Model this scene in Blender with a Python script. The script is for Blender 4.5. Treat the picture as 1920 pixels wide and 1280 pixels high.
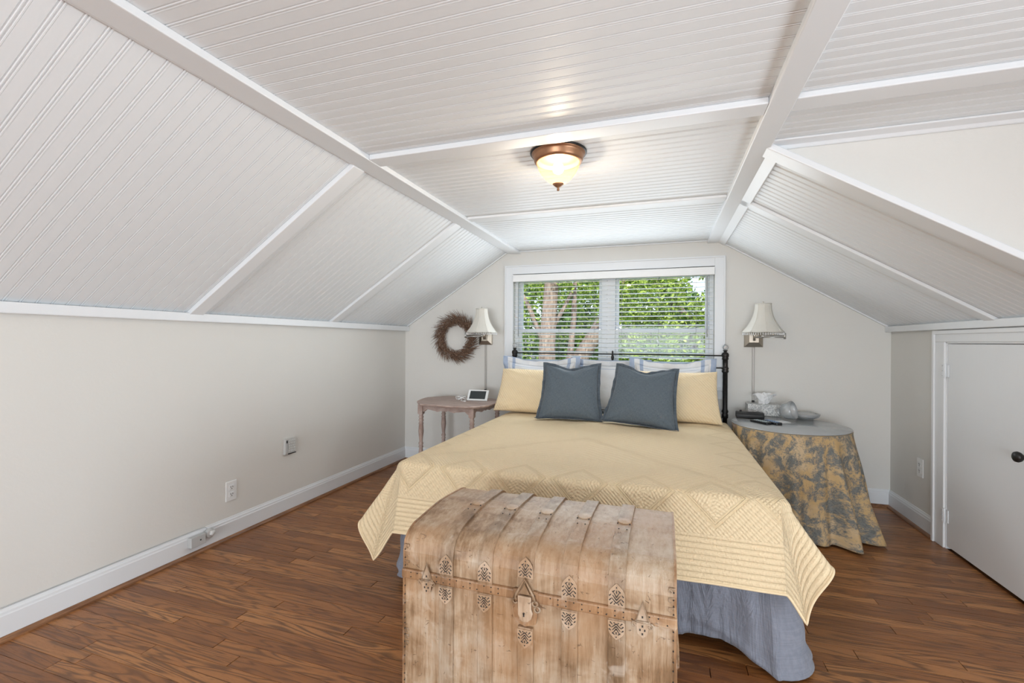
import bpy, bmesh, math, random
from mathutils import Vector, Matrix
random.seed(7)
PI = math.pi
S = bpy.context.scene
COL = S.collection
for _o in list(bpy.data.objects):
    bpy.data.objects.remove(_o)

# ------------------------------------------------------------------ camera
YAW, PITCH, ROLL, FPX = 0.3209, -0.0003, 0.0061, 854.2
cd = bpy.data.cameras.new('camera')
cam = bpy.data.objects.new('camera', cd)
COL.objects.link(cam)
cd.sensor_width = 36.0
cd.lens = FPX / 1920 * 36.0
cd.clip_start = 0.05
cam.matrix_world = (Matrix.Translation((0, 0, 1.2)) @ Matrix.Rotation(YAW, 4, 'Z')
                    @ Matrix.Rotation(PI / 2 + PITCH, 4, 'X') @ Matrix.Rotation(ROLL, 4, 'Z'))
S.camera = cam

# ------------------------------------------------------------------ world, sun, lamps
w = bpy.data.worlds.new('world')
S.world = w
w.use_nodes = True
wn = w.node_tree
bg = wn.nodes['Background']
sky = wn.nodes.new('ShaderNodeTexSky')
sky.sky_type = 'NISHITA'
sky.sun_disc = False
sky.sun_elevation = math.radians(48)
sky.sun_rotation = math.radians(160)
sky.air_density = 1.0
sky.dust_density = 2.5
wn.links.new(sky.outputs[0], bg.inputs[0])
bg.inputs[1].default_value = 0.32


def lamp(name, kind, loc, power, color=(1, 1, 1), target=None, size=None, size_y=None, spread=None):
    l = bpy.data.lights.new(name, kind)
    l.energy = power
    l.color = color
    if kind == 'AREA':
        l.shape = 'RECTANGLE'
        l.size = size
        l.size_y = size_y or size
        if spread:
            l.spread = spread
    elif kind == 'POINT':
        l.shadow_soft_size = size
    elif kind == 'SUN':
        l.angle = size
    o = bpy.data.objects.new(name, l)
    COL.objects.link(o)
    o.location = loc
    if target is not None:
        o.rotation_euler = (Vector(target) - Vector(loc)).to_track_quat('-Z', 'Y').to_euler()
    return o


lamp('sun', 'SUN', (3, -10, 12), 3.7, (1.0, .95, .86), (-1, 9, 0), math.radians(1.0))
# added fill lamps for assumed, unbuilt windows in the unseen rear and the dormer
lamp('rear_fill', 'AREA', (-.35, -5.2, 1.0), 148, (.84, .925, 1.0), (-.5, 2.6, 1.25), 2.8, 1.4)
lamp('dormer_fill', 'AREA', (2.65, .25, .55), 23, (.84, .925, 1.0), (-.9, .35, 1.55), 1.7, 1.0, math.radians(112))
# daylight coming in at the bedroom window
lamp('window_daylight', 'AREA', (-.47, 3.90, 1.38), 10, (.86, .94, 1.0), (-.47, 1.6, 1.85), 1.66, .46)

vs = S.view_settings
vs.view_transform = 'Standard'
vs.look = 'None'
vs.gamma = 1
vs.exposure = 0.60
vs.use_curve_mapping = False


# ------------------------------------------------------------------ node helpers
class X:
    """a value in a node tree, with arithmetic"""
    def __init__(s, nt, v):
        s.nt, s.v = nt, v

    def m(s, op, *a, clamp=False):
        n = s.nt.nodes.new('ShaderNodeMath')
        n.operation = op
        n.use_clamp = clamp
        for i, q in enumerate((s,) + a):
            q = q.v if isinstance(q, X) else q
            if isinstance(q, (int, float)):
                n.inputs[i].default_value = q
            else:
                s.nt.links.new(q, n.inputs[i])
        return X(s.nt, n.outputs[0])

    def __add__(s, o): return s.m('ADD', o)
    def __radd__(s, o): return s.m('ADD', o)
    def __sub__(s, o): return s.m('SUBTRACT', o)
    def __rsub__(s, o): return X(s.nt, o).m('SUBTRACT', s) if not isinstance(o, X) else o - s
    def __mul__(s, o): return s.m('MULTIPLY', o)
    def __rmul__(s, o): return s.m('MULTIPLY', o)
    def __truediv__(s, o): return s.m('DIVIDE', o)
    def sin(s): return s.m('SINE')
    def abs(s): return s.m('ABSOLUTE')
    def mod(s, q): return s.m('FLOORED_MODULO', q)
    def gt(s, q): return s.m('GREATER_THAN', q)
    def lt(s, q): return s.m('LESS_THAN', q)
    def mx(s, q): return s.m('MAXIMUM', q)
    def mn(s, q): return s.m('MINIMUM', q)
    def pw(s, q): return s.m('POWER', q)

    def sm(s, a, b):
        n = s.nt.nodes.new('ShaderNodeMapRange')
        n.interpolation_type = 'SMOOTHSTEP'
        s.nt.links.new(s.v, n.inputs[0])
        n.inputs[1].default_value = a
        n.inputs[2].default_value = b
        return X(s.nt, n.outputs[0])

    def tri(s, period):
        """triangle wave 0..1..0"""
        return ((s / period).mod(1.0) - .5).abs() * 2.0


class M:
    """a procedural material under construction"""
    def __init__(s, name, color=(.8, .8, .8), rough=.5, metal=0.0, spec=None, **kw):
        s.mat = bpy.data.materials.new(name)
        s.mat.use_nodes = True
        s.nt = s.mat.node_tree
        s.b = s.nt.nodes['Principled BSDF']
        s.b.inputs['Base Color'].default_value = (*color, 1)
        s.b.inputs['Roughness'].default_value = rough
        s.b.inputs['Metallic'].default_value = metal
        if spec is not None:
            s.b.inputs['Specular IOR Level'].default_value = spec
        for k, v in kw.items():
            s.b.inputs[k.replace('_', ' ')].default_value = v

    def coord(s, kind='Object'):
        n = s.nt.nodes.new('ShaderNodeTexCoord')
        return n.outputs[kind]

    def pos(s):
        return s.nt.nodes.new('ShaderNodeNewGeometry').outputs['Position']

    def xyz(s, vec):
        n = s.nt.nodes.new('ShaderNodeSeparateXYZ')
        s.nt.links.new(vec, n.inputs[0])
        return [X(s.nt, n.outputs[i]) for i in range(3)]

    def comb(s, *v):
        n = s.nt.nodes.new('ShaderNodeCombineXYZ')
        for i, q in enumerate(v):
            if isinstance(q, X):
                s.nt.links.new(q.v, n.inputs[i])
            else:
                n.inputs[i].default_value = q
        return n.outputs[0]

    def noise(s, vec, scale=5, detail=3, rough=.5, dist=0, stretch=None):
        if stretch:
            mp = s.nt.nodes.new('ShaderNodeMapping')
            mp.inputs['Scale'].default_value = stretch
            s.nt.links.new(vec, mp.inputs[0])
            vec = mp.outputs[0]
        n = s.nt.nodes.new('ShaderNodeTexNoise')
        s.nt.links.new(vec, n.inputs['Vector'])
        n.inputs['Scale'].default_value = scale
        n.inputs['Detail'].default_value = detail
        n.inputs['Roughness'].default_value = rough
        n.inputs['Distortion'].default_value = dist
        return X(s.nt, n.outputs[0])

    def rand(s):
        return X(s.nt, s.nt.nodes.new('ShaderNodeObjectInfo').outputs['Random'])

    def ramp(s, fac, stops):
        n = s.nt.nodes.new('ShaderNodeValToRGB')
        s.nt.links.new(fac.v, n.inputs[0])
        e = n.color_ramp.elements
        while len(e) < len(stops):
            e.new(.5)
        for i, (p, c) in enumerate(stops):
            e[i].position = p
            e[i].color = (*c, 1)
        return n.outputs[0]

    def mix(s, fac, a, b, mode='MIX'):
        n = s.nt.nodes.new('ShaderNodeMix')
        n.data_type = 'RGBA'
        n.blend_type = mode
        for sock, q in ((n.inputs[0], fac), (n.inputs[6], a), (n.inputs[7], b)):
            q = q.v if isinstance(q, X) else q
            if isinstance(q, tuple):
                sock.default_value = (*q, 1)
            elif isinstance(q, (int, float)):
                sock.default_value = q
            else:
                s.nt.links.new(q, sock)
        return n.outputs[2]

    def color(s, c):
        s.nt.links.new(c, s.b.inputs['Base Color'])
        return s

    def rough(s, x):
        s.nt.links.new(x.v, s.b.inputs['Roughness'])
        return s

    def bump(s, h, dist=.002, strength=1.0):
        n = s.nt.nodes.new('ShaderNodeBump')
        n.inputs['Distance'].default_value = dist
        n.inputs['Strength'].default_value = strength
        s.nt.links.new(h.v, n.inputs['Height'])
        prev = s.b.inputs['Normal'].links
        if prev:
            s.nt.links.new(prev[0].from_socket, n.inputs['Normal'])
        s.nt.links.new(n.outputs[0], s.b.inputs['Normal'])
        return s


# ------------------------------------------------------------------ mesh helpers
class MB:
    def __init__(s):
        s.v, s.f, s.uv, s.sm = [], [], [], []

    def add(s, vs_, fs, uvs=None, smooth=False):
        b = len(s.v)
        s.v += [tuple(q) for q in vs_]
        for f in fs:
            s.f.append([b + i for i in f])
            s.uv.append([uvs[i] for i in f] if uvs else [(0, 0)] * len(f))
            s.sm.append(smooth)
        return s

    def box(s, x0, x1, y0, y1, z0, z1):
        V = [(x, y, z) for x in (x0, x1) for y in (y0, y1) for z in (z0, z1)]
        return s.add(V, [(0, 1, 3, 2), (4, 6, 7, 5), (0, 4, 5, 1), (2, 3, 7, 6), (0, 2, 6, 4), (1, 5, 7, 3)])

    def prism(s, poly, ax, a, b, smooth=False):
        """poly: 2D points in the plane normal to axis ax ('x': (y,z), 'y': (x,z), 'z': (x,y))"""
        def P(q, t):
            return {'x': (t, q[0], q[1]), 'y': (q[0], t, q[1]), 'z': (q[0], q[1], t)}[ax]
        n = len(poly)
        V = [P(q, a) for q in poly] + [P(q, b) for q in poly]
        s.add(V, [tuple(range(n)), tuple(range(2 * n - 1, n - 1, -1))])
        b0 = len(s.v) - 2 * n
        for i in range(n):
            j = (i + 1) % n
            s.f.append([b0 + i, b0 + j, b0 + n + j, b0 + n + i])
            s.uv.append([(0, 0)] * 4)
            s.sm.append(smooth)
        return s

    def lathe(s, prof, c=(0, 0, 0), n=24, smooth=True, rot=None, rib=0, ribs=0, squash=1.0):
        V, F = [], []
        for (r, z) in prof:
            for i in range(n):
                a = 2 * PI * i / n
                rr = r * (1 + (rib * (math.cos(ribs * a)) if ribs else 0))
                p = Vector((rr * math.cos(a), rr * math.sin(a) * squash, z))
                if rot is not None:
                    p = rot @ p
                V.append((p.x + c[0], p.y + c[1], p.z + c[2]))
        m = len(prof)
        for k in range(m - 1):
            for i in range(n):
                j = (i + 1) % n
                F.append((k * n + i, k * n + j, (k + 1) * n + j, (k + 1) * n + i))
        if prof[0][0] > 1e-5:
            F.append(tuple(range(n - 1, -1, -1)))
        if prof[-1][0] > 1e-5:
            F.append(tuple((m - 1) * n + i for i in range(n)))
        return s.add(V, F, smooth=smooth)

    def tube(s, pts, r, n=8, smooth=True):
        pts = [Vector(p) for p in pts]
        rs = r if isinstance(r, (list, tuple)) else [r] * len(pts)
        V, F = [], []
        up = None
        for i, p in enumerate(pts):
            d = (pts[min(i + 1, len(pts) - 1)] - pts[max(i - 1, 0)]).normalized()
            if up is None:
                up = Vector((0, 0, 1)) if abs(d.z) < .9 else Vector((1, 0, 0))
            a = d.cross(up).normalized()
            b = a.cross(d).normalized()
            up = b
            for k in range(n):
                t = 2 * PI * k / n
                q = p + (a * math.cos(t) + b * math.sin(t)) * rs[i]
                V.append(tuple(q))
        for i in range(len(pts) - 1):
            for k in range(n):
                j = (k + 1) % n
                F.append((i * n + k, i * n + j, (i + 1) * n + j, (i + 1) * n + k))
        F.append(tuple(range(n - 1, -1, -1)))
        F.append(tuple((len(pts) - 1) * n + k for k in range(n)))
        return s.add(V, F, smooth=smooth)

    def grid(s, fn, nu, nv, uvfn=None, closed_u=False):
        V, U, F = [], [], []
        for j in range(nv + 1):
            for i in range(nu + 1):
                u, v = i / nu, j / nv
                V.append(fn(u, v))
                U.append(uvfn(u, v) if uvfn else (u, v))
        for j in range(nv):
            for i in range(nu):
                a = j * (nu + 1) + i
                F.append((a, a + 1, a + nu + 2, a + nu + 1))
        return s.add(V, F, U, smooth=True)


def wloc(o):
    p = Vector((0, 0, 0))
    while o is not None:
        p = p + o.location
        o = o.parent
    return p


def part(name, mb, mat, parent=None, world=True, bevel=0, seg=2, solid=0, sub=0, merge=False, loc=None):
    """one mesh object. world: the vertices are scene coordinates"""
    me = bpy.data.meshes.new(name)
    L = Vector((0, 0, 0))
    if world:
        if parent is not None:
            L = wloc(parent)
        elif loc is not None:
            L = Vector(loc)
    V = [(x - L.x, y - L.y, z - L.z) for x, y, z in mb.v]
    me.from_pydata(V, [], mb.f)
    uvl = me.uv_layers.new(name='uv')
    flat = [c for f in mb.uv for q in f for c in q]
    uvl.data.foreach_set('uv', flat)
    me.polygons.foreach_set('use_smooth', mb.sm)
    bm = bmesh.new()
    bm.from_mesh(me)
    if merge:
        bmesh.ops.remove_doubles(bm, verts=bm.verts, dist=1e-5)
    bmesh.ops.recalc_face_normals(bm, faces=bm.faces)
    bm.to_mesh(me)
    bm.free()
    me.materials.append(mat.mat if isinstance(mat, M) else mat)
    o = bpy.data.objects.new(name, me)
    COL.objects.link(o)
    if parent is not None:
        o.parent = parent
    elif loc is not None:
        o.location = loc
    if solid:
        q = o.modifiers.new('solid', 'SOLIDIFY')
        q.thickness = solid
        q.offset = -1
    if bevel:
        q = o.modifiers.new('bevel', 'BEVEL')
        q.width = bevel
        q.segments = seg
        q.limit_method = 'ANGLE'
        q.angle_limit = math.radians(40)
    if sub:
        q = o.modifiers.new('sub', 'SUBSURF')
        q.levels = q.render_levels = sub
    return o


def tag(o, label=None, cat=None, group=None, kind=None):
    if label:
        o['label'] = label
    if cat:
        o['category'] = cat
    if group:
        o['group'] = group
    if kind:
        o['kind'] = kind
    return o


def thing(name, loc, label, cat, group=None, rot=(0, 0, 0)):
    o = bpy.data.objects.new(name, None)
    o.empty_display_size = .05
    COL.objects.link(o)
    o.location = loc
    o.rotation_euler = rot
    return tag(o, label, cat, group)


def struct(name, mb, mat, **k):
    return tag(part(name, mb, mat, **k), kind='structure')


def copy_tree(o, parent=None):
    c = o.copy()
    COL.objects.link(c)
    c.parent = parent
    for ch in list(o.children):
        copy_tree(ch, c)
    return c


# ------------------------------------------------------------------ materials
def flat_mat(name, c, rough=.5, metal=0, **k):
    return M(name, c, rough, metal, **k)


wall_paint = M('wall_paint', (.69, .668, .62), .62)
_n = wall_paint.noise(wall_paint.pos(), 70, 3, .6)
_big = wall_paint.noise(wall_paint.pos(), 2.2, 3, .6)
wall_paint.color(wall_paint.mix(_big, (.715, .696, .655), (.745, .728, .690)))
wall_paint.bump(_n, .0015, .5)

white_paint = M('white_ceiling_paint', (.80, .822, .838), .46)
white_paint.bump(white_paint.noise(white_paint.pos(), 45, 3, .6), .001, .35)
trim_paint = M('white_trim_paint', (.80, .815, .83), .36)
trim_paint.bump(trim_paint.noise(trim_paint.pos(), 30, 2, .5), .001, .3)
base_paint = M('white_baseboard_paint', (.76, .775, .79), .38)
base_paint.bump(base_paint.noise(base_paint.pos(), 30, 2, .5), .001, .3)
door_paint = M('white_door_paint', (.80, .805, .81), .4)
door_paint.bump(door_paint.noise(door_paint.pos(), 60, 3, .6, stretch=(1, 1, .3)), .0012, .4)

oak = M('oak_strip_floor', (.3, .15, .07), .34)
_p = oak.xyz(oak.pos())
_r = oak.rand()
_vec = oak.comb(_p[0] + _r * 37.0, _p[1] + _r * 11.0, _r * 9.0)
_big = oak.noise(_vec, 1.0, 2, .5, .4, stretch=(1.5, 15, 1))
_ring = ((_big * 62.0).sin() * .5 + .5).pw(2.2)
_ring2 = oak.noise(_vec, 1.0, 4, .65, 0, stretch=(5, 190, 1))
_pore = oak.noise(_vec, 1.0, 3, .6, 0, stretch=(28, 420, 1)).sm(.52, .74)
_blotch = oak.noise(oak.pos(), 2.3, 3, .6)
_tone = _r * .5 + _blotch * .35 + _ring2 * .35
_c = oak.ramp(_tone, [(.18, (.150, .055, .017)), (.45, (.275, .105, .032)), (.66, (.39, .160, .050)), (.92, (.54, .245, .085))])
_c = oak.mix((_ring * .72).mx(_pore * .6) * (_r * .5 + .62), _c, (.085, .033, .013))
oak.color(_c)
oak.rough(_pore * .18 + _blotch * .12 + .27)
oak.bump((_ring + _pore) * -1.0, .0008, .35)

shoe_wood = M('shoe_moulding_wood', (.22, .095, .04), .4)
_n = shoe_wood.noise(shoe_wood.pos(), 1, 4, .6, stretch=(60, 8, 80))
shoe_wood.color(shoe_wood.ramp(_n, [(.3, (.13, .052, .022)), (.7, (.32, .15, .065))]))


def quilt_mat(name, c1, c2, kind):
    m = M(name, c1, .82, spec=.2)
    m.b.inputs['Sheen Weight'].default_value = .12
    uv = m.xyz(m.coord('UV'))
    s, t = uv[0], uv[1]

    def ridge(q, p):
        return (q.tri(p)).pw(.55)
    # s, t in metres; puffs between the stitching lines
    cross = ridge(s + t, .019) * ridge(s - t, .019)
    diag = ridge(s * .8 + t, .026)
    if kind == 'quilt':
        attr = m.nt.nodes.new('ShaderNodeAttribute')
        attr.attribute_name = 'edge'
        sep = m.xyz(attr.outputs['Vector'])
        d, q = sep[0], sep[1]           # distance from hem, coordinate along it
        hem = ridge(d, .0205)
        P = .27
        dq = ((q / P).mod(1.0) - .5).abs() * P       # 0 centre of the medallion
        dd = (d - .315).abs()
        man = dq + dd                                  # diamond distance
        line = ((man - .118).abs() - .005).sm(0.0, .005).mn(((man - .104).abs() - .003).sm(0.0, .004))
        inner = ridge((dq - dd).abs() + man * .3, .018) * .55 + ridge(man, .021) * .45
        outer = ridge(s + t, .0165) * .55 + ridge(s - t, .033) * .45
        isin = man.lt(.10)
        med = (inner * isin + outer * (1.0 - isin)) * line
        z1 = d.gt(.165)
        z2 = d.gt(.50)
        z3 = d.gt(.62)
        foot = sep[2].gt(0.0)
        mitre = sep[2].abs().sm(.004, .045)
        band = ridge(d, .02)
        h = hem * (1.0 - z1) + med * (z1 - z2) + band * (z2 - z3) * foot + (ridge((s + .4).abs() * .8 + t, .045) * .62 + cross * .38) * (z3 + (z2 - z3) * (1.0 - foot))
        h = h * mitre + cross * (1.0 - mitre)
    elif kind == 'sham':
        h = ridge(s + t * .9, .021) * .7 + cross * .3
    small = m.noise(m.coord('UV'), 260, 2, .6)
    pop = m.nt.nodes.new('ShaderNodeTexVoronoi')
    m.nt.links.new(m.coord('UV'), pop.inputs[0])
    pop.inputs['Scale'].default_value = 125
    h2 = h + small * .35 + (1.0 - X(m.nt, pop.outputs[0])) * .42
    m.bump(h2, .0046 if kind == 'quilt' else .0034, 1.0)
    m.bump(m.noise(m.pos(), 9, 3, .5), .012, .35)
    m.color(m.mix(h.m('MINIMUM', 1.0) * .8 + .1, c2, c1))
    return m


quilt_m = quilt_mat('yellow_quilting', (.88, .715, .475), (.765, .60, .37), 'quilt')
sham_m = quilt_mat('yellow_sham_quilting', (.89, .72, .475), (.79, .625, .395), 'sham')


def linen(name, c, c2, scale=1.0, bumpd=.0006):
    m = M(name, c, .9, spec=.15)
    m.b.inputs['Sheen Weight'].default_value = .15
    uv = m.coord('UV')
    a = m.noise(uv, 1, 2, .6, stretch=(420 * scale, 60 * scale, 1))
    b = m.noise(uv, 1, 2, .6, stretch=(60 * scale, 420 * scale, 1))
    f = a * .5 + b * .5
    m.color(m.mix(f.sm(.3, .7), c, c2))
    m.bump(f, bumpd, .9)
    m.bump(m.noise(m.pos(), 14, 4, .6, .8), .010, .30)
    return m


blue_linen = linen('slate_blue_linen', (.080, .102, .124), (.138, .166, .190))
blue_edge = linen('slate_blue_flange', (.070, .088, .108), (.115, .138, .162))
skirt_m = linen('grey_blue_bed_skirt_cloth', (.205, .218, .262), (.262, .278, .328), .6)
_n = skirt_m.noise(skirt_m.coord('UV'), 1, 4, .6, 1.2, stretch=(16, 3.5, 1))
skirt_m.bump(_n, .045, .55)
white_sheet = linen('white_mattress_cloth', (.75, .75, .76), (.80, .80, .81))

stripe_m = M('white_linen_blue_stripes', (.8, .8, .8), .9, spec=.15)
_uv = stripe_m.xyz(stripe_m.coord('UV'))         # metres from the centre
_at = stripe_m.nt.nodes.new('ShaderNodeAttribute')
_at.attribute_name = 'edge'
_q = stripe_m.xyz(_at.outputs['Vector'])         # metres from the end edges, from the long edges
_e, _e2 = _q[0], _q[1]
_s = ((_e - .020).abs().lt(.020)).mx((_e - .098).abs().lt(.014)).mx(_e2.lt(.006)).mx((_e2 - .075).abs().lt(.003) * _e.gt(.1) * .6)
_w = stripe_m.noise(stripe_m.coord('UV'), 1, 2, .6, stretch=(380, 50, 1))
_c = stripe_m.mix(_s, (.78, .785, .80), (.37, .45, .60))
stripe_m.color(stripe_m.mix(_w * .22, _c, (.62, .66, .72)))
stripe_m.bump(_w, .0008, .8)
stripe_m.bump(stripe_m.noise(stripe_m.pos(), 16, 4, .6, 1.0), .010, .45)

iron = M('black_iron', (.022, .021, .021), .42, .6)
iron.color(iron.mix(iron.noise(iron.pos(), 60, 3, .6), (.014, .013, .013), (.05, .046, .043)))


def clear(name, gloss, rough=.04, painted_sheen=.0, tint=(1, 1, 1)):
    """thin clear glass: see-through with facing-dependent reflection and a diffuse white share painted in for bright reflections"""
    m = M(name, (.86, .88, .89), rough)
    m.b.inputs['Transmission Weight'].default_value = 0
    nt = m.nt
    g_ = nt.nodes.new('ShaderNodeBsdfGlossy')
    g_.inputs['Roughness'].default_value = rough
    t_ = nt.nodes.new('ShaderNodeBsdfTransparent')
    t_.inputs[0].default_value = (*tint, 1)
    lw = nt.nodes.new('ShaderNodeLayerWeight')
    lw.inputs[0].default_value = gloss
    a_ = nt.nodes.new('ShaderNodeMixShader')
    nt.links.new(lw.outputs['Fresnel'], a_.inputs[0])
    nt.links.new(t_.outputs[0], a_.inputs[1])
    nt.links.new(g_.outputs[0], a_.inputs[2])
    b_ = nt.nodes.new('ShaderNodeMixShader')
    b_.inputs[0].default_value = painted_sheen
    nt.links.new(a_.outputs[0], b_.inputs[1])
    nt.links.new(m.b.outputs[0], b_.inputs[2])
    nt.links.new(b_.outputs[0], nt.nodes['Material Output'].inputs[0])
    return m


glass = clear('clear_glass', .40, .05, .30)
nickel = M('antique_nickel', (.50, .45, .38), .28, 1.0)
steel = M('brushed_steel', (.58, .57, .55), .3, 1.0)
bronze = M('antique_copper_bronze', (.36, .185, .10), .38, .75)
bronze.color(bronze.mix(bronze.noise(bronze.pos(), 25, 3, .6), (.27, .135, .075), (.46, .25, .14)))
black_plastic = M('black_plastic', (.012, .012, .013), .35)
white_plastic = M('white_plastic', (.82, .82, .81), .35)
grey_plastic = M('grey_plastic', (.50, .50, .49), .4)
dark_slot = M('dark_slot', (.02, .02, .02), .6)
screen_m = M('dark_screen', (.03, .034, .036), .22)
cord_grey = M('grey_cord_cover', (.42, .40, .375), .35, .3)
vinyl = M('white_blind_vinyl', (.88, .88, .87), .4)
vinyl.b.inputs['Subsurface Weight'].default_value = .0
cordm = M('blind_cord', (.34, .34, .33), .8)

shade_cloth = M('ivory_silk_shade', (.86, .835, .775), .75)
_nt = shade_cloth.nt
_tr = _nt.nodes.new('ShaderNodeBsdfTranslucent')
_tr.inputs[0].default_value = (.9, .87, .8, 1)
_ms = _nt.nodes.new('ShaderNodeMixShader')
_ms.inputs[0].default_value = .35
_nt.links.new(shade_cloth.b.outputs[0], _ms.inputs[1])
_nt.links.new(_tr.outputs[0], _ms.inputs[2])
_nt.links.new(_ms.outputs[0], _nt.nodes['Material Output'].inputs[0])

lamp_glass = M('ribbed_frosted_amber_glass', (.12, .085, .05), .2)
_nt = lamp_glass.nt
_tr = _nt.nodes.new('ShaderNodeBsdfTranslucent')
_tr.inputs[0].default_value = (.085, .058, .034, 1)
_tp = _nt.nodes.new('ShaderNodeBsdfTransparent')
_tp.inputs[0].default_value = (1.0, .90, .76, 1)
_m1 = _nt.nodes.new('ShaderNodeMixShader')
_m1.inputs[0].default_value = .30
_nt.links.new(lamp_glass.b.outputs[0], _m1.inputs[1])
_nt.links.new(_tr.outputs[0], _m1.inputs[2])
_m1.inputs[0].default_value = .55
_m2 = _nt.nodes.new('ShaderNodeMixShader')
_m2.inputs[0].default_value = .62
_nt.links.new(_m1.outputs[0], _m2.inputs[1])
_nt.links.new(_tp.outputs[0], _m2.inputs[2])
_nt.links.new(_m2.outputs[0], _nt.nodes['Material Output'].inputs[0])

window_glass = M('window_glass', (1, 1, 1), .0)
_nt = window_glass.nt
_gl = _nt.nodes.new('ShaderNodeBsdfGlossy')
_gl.inputs['Roughness'].default_value = .02
_tp = _nt.nodes.new('ShaderNodeBsdfTransparent')
_ms = _nt.nodes.new('ShaderNodeMixShader')
_ms.inputs[0].default_value = .012
_nt.links.new(_tp.outputs[0], _ms.inputs[1])
_nt.links.new(_gl.outputs[0], _ms.inputs[2])
_nt.links.new(_ms.outputs[0], _nt.nodes['Material Output'].inputs[0])

pink_wood = M('pickled_pink_wood', (.45, .34, .29), .55)
_n = pink_wood.noise(pink_wood.pos(), 1, 4, .6, stretch=(9, 60, 14))
pink_wood.color(pink_wood.ramp(_n, [(.3, (.33, .225, .185)), (.6, (.50, .385, .34)), (.8, (.62, .52, .47))]))

toile = M('toile_tablecloth', (.5, .4, .25), .8, spec=.25)
_uv = toile.coord('UV')
_a = toile.noise(_uv, 11.5, 5, .66, .7)
_b = toile.noise(_uv, 75, 4, .75, 1.0)
_f = (_a * .66 + _b * .34).sm(.43, .56)
_d = toile.noise(_uv, 60, 3, .7, 2.0).sm(.45, .6)
_c = toile.mix(_f, (.56, .385, .19), (.205, .212, .20))
_c = toile.mix(_f * _d * .6, _c, (.10, .102, .10))
_c = toile.mix((1.0 - _f) * toile.noise(_uv, 5, 3, .6).sm(.45, .7) * .5, _c, (.66, .56, .42))
toile.color(_c)
toile.bump(toile.noise(toile.pos(), 30, 3, .6), .003, .3)


def distressed(name, cols, sc=(3, 3, 14)):
    m = M(name, (.6, .45, .3), .5)
    p = m.pos()
    streak = m.noise(p, 1, 5, .65, .3, stretch=(70, 24, 5))
    fine = m.noise(p, 1, 4, .7, .0, stretch=(420, 200, 26))
    blot = m.noise(p, 6.5, 4, .6, .7)
    big = m.noise(p, 2.4, 2, .5, .3)
    blot2 = m.noise(p, 15, 3, .6, .5)
    hz = m.noise(p, 1, 3, .6, .4, stretch=(5, 20, 20))
    f = (streak * .27 + blot * .36 + big * .19 + hz * .08 + fine * .10 - .5) * 1.95 + .53
    c = m.ramp(f, cols)
    spots = m.noise(p, 55, 3, .7, .8).sm(.66, .72)
    c = m.mix(spots * .55, c, (.16, .09, .05))
    c = m.mix(blot2.sm(.56, .72) * .42, c, (.72, .62, .51))
    c = m.mix(m.noise(p, 4.2, 2, .5).sm(.47, .64) * .46, c, (.46, .25, .115))
    crack = m.noise(p, 1, 3, .6, 1.0, stretch=(18, 18, 60)).sm(.69, .73)
    c = m.mix(crack * .5, c, (.2, .12, .08))
    m.color(c)
    m.rough(blot * .25 + .3)
    m.bump(fine * .5 + streak + spots * -1.2 + crack * -1.0, .0026, .8)
    return m


trunk_m = distressed('distressed_whitewash', [(.22, (.12, .070, .035)), (.40, (.30, .18, .095)), (.53, (.47, .325, .205)), (.66, (.58, .455, .33)), (.85, (.66, .57, .46))])
slat_m = distressed('distressed_slat_paint', [(.22, (.10, .06, .03)), (.40, (.23, .14, .075)), (.54, (.38, .265, .17)), (.70, (.51, .405, .30)), (.9, (.60, .52, .42))])
lip_m = distressed('worn_brown_lid_lip', [(.30, (.15, .078, .035)), (.48, (.33, .18, .09)), (.62, (.48, .30, .17)), (.85, (.62, .46, .31))])
plate_m = distressed('worn_cast_plate', [(.3, (.30, .19, .11)), (.5, (.52, .37, .25)), (.75, (.68, .54, .41))])
pierce_m = M('pierced_dark_metal', (.035, .028, .024), .6)

twig = M('dried_brown_twigs', (.14, .075, .045), .85)
twig.color(twig.mix(twig.noise(twig.pos(), 90, 3, .7).sm(.35, .65), (.060, .028, .017), (.34, .21, .14)))
bark = M('tree_bark', (.3, .25, .2), .9)
_n = bark.noise(bark.pos(), 1, 4, .65, .5, stretch=(26, 26, 5))
bark.color(bark.ramp(_n, [(.3, (.07, .052, .04)), (.55, (.21, .165, .13)), (.75, (.38, .32, .26))]))
bark.bump(_n, .02, .8)


def leafmat(name, c1, c2, em=0):
    m = M(name, c1, .55)
    n = m.noise(m.pos(), 3.2, 4, .7)
    k = m.noise(m.pos(), 34, 1, .5)
    m.color(m.mix((n * .5 + k * .5).sm(.4, .6), c1, c2))
    nt = m.nt
    tr = nt.nodes.new('ShaderNodeBsdfTranslucent')
    nt.links.new(m.b.inputs['Base Color'].links[0].from_socket, tr.inputs[0])
    ms = nt.nodes.new('ShaderNodeMixShader')
    ms.inputs[0].default_value = .4
    nt.links.new(m.b.outputs[0], ms.inputs[1])
    nt.links.new(tr.outputs[0], ms.inputs[2])
    nt.links.new(ms.outputs[0], nt.nodes['Material Output'].inputs[0])
    return m


leaf_light = leafmat('light_leaves', (.06, .14, .02), (.38, .50, .09))
leaf_dark = leafmat('dark_leaves', (.03, .075, .015), (.17, .31, .06))
grass_m = M('lawn', (.12, .22, .05), .9)
grass_m.color(grass_m.mix(grass_m.noise(grass_m.pos(), 3, 4, .7), (.05, .10, .02), (.25, .38, .10)))

# ------------------------------------------------------------------ room dimensions
D, XL, XR = 4.057, -2.490, 1.588
ZKL, ZKR, XCL, XCR, ZC = 1.335, 1.315, -1.396, .413, 2.040
YR = -5.6            # unseen rear wall
XD = 2.9             # unseen dormer wall
YCK = 2.184          # cheek wall of the dormer
BW = .0508           # bead-board pitch

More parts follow.
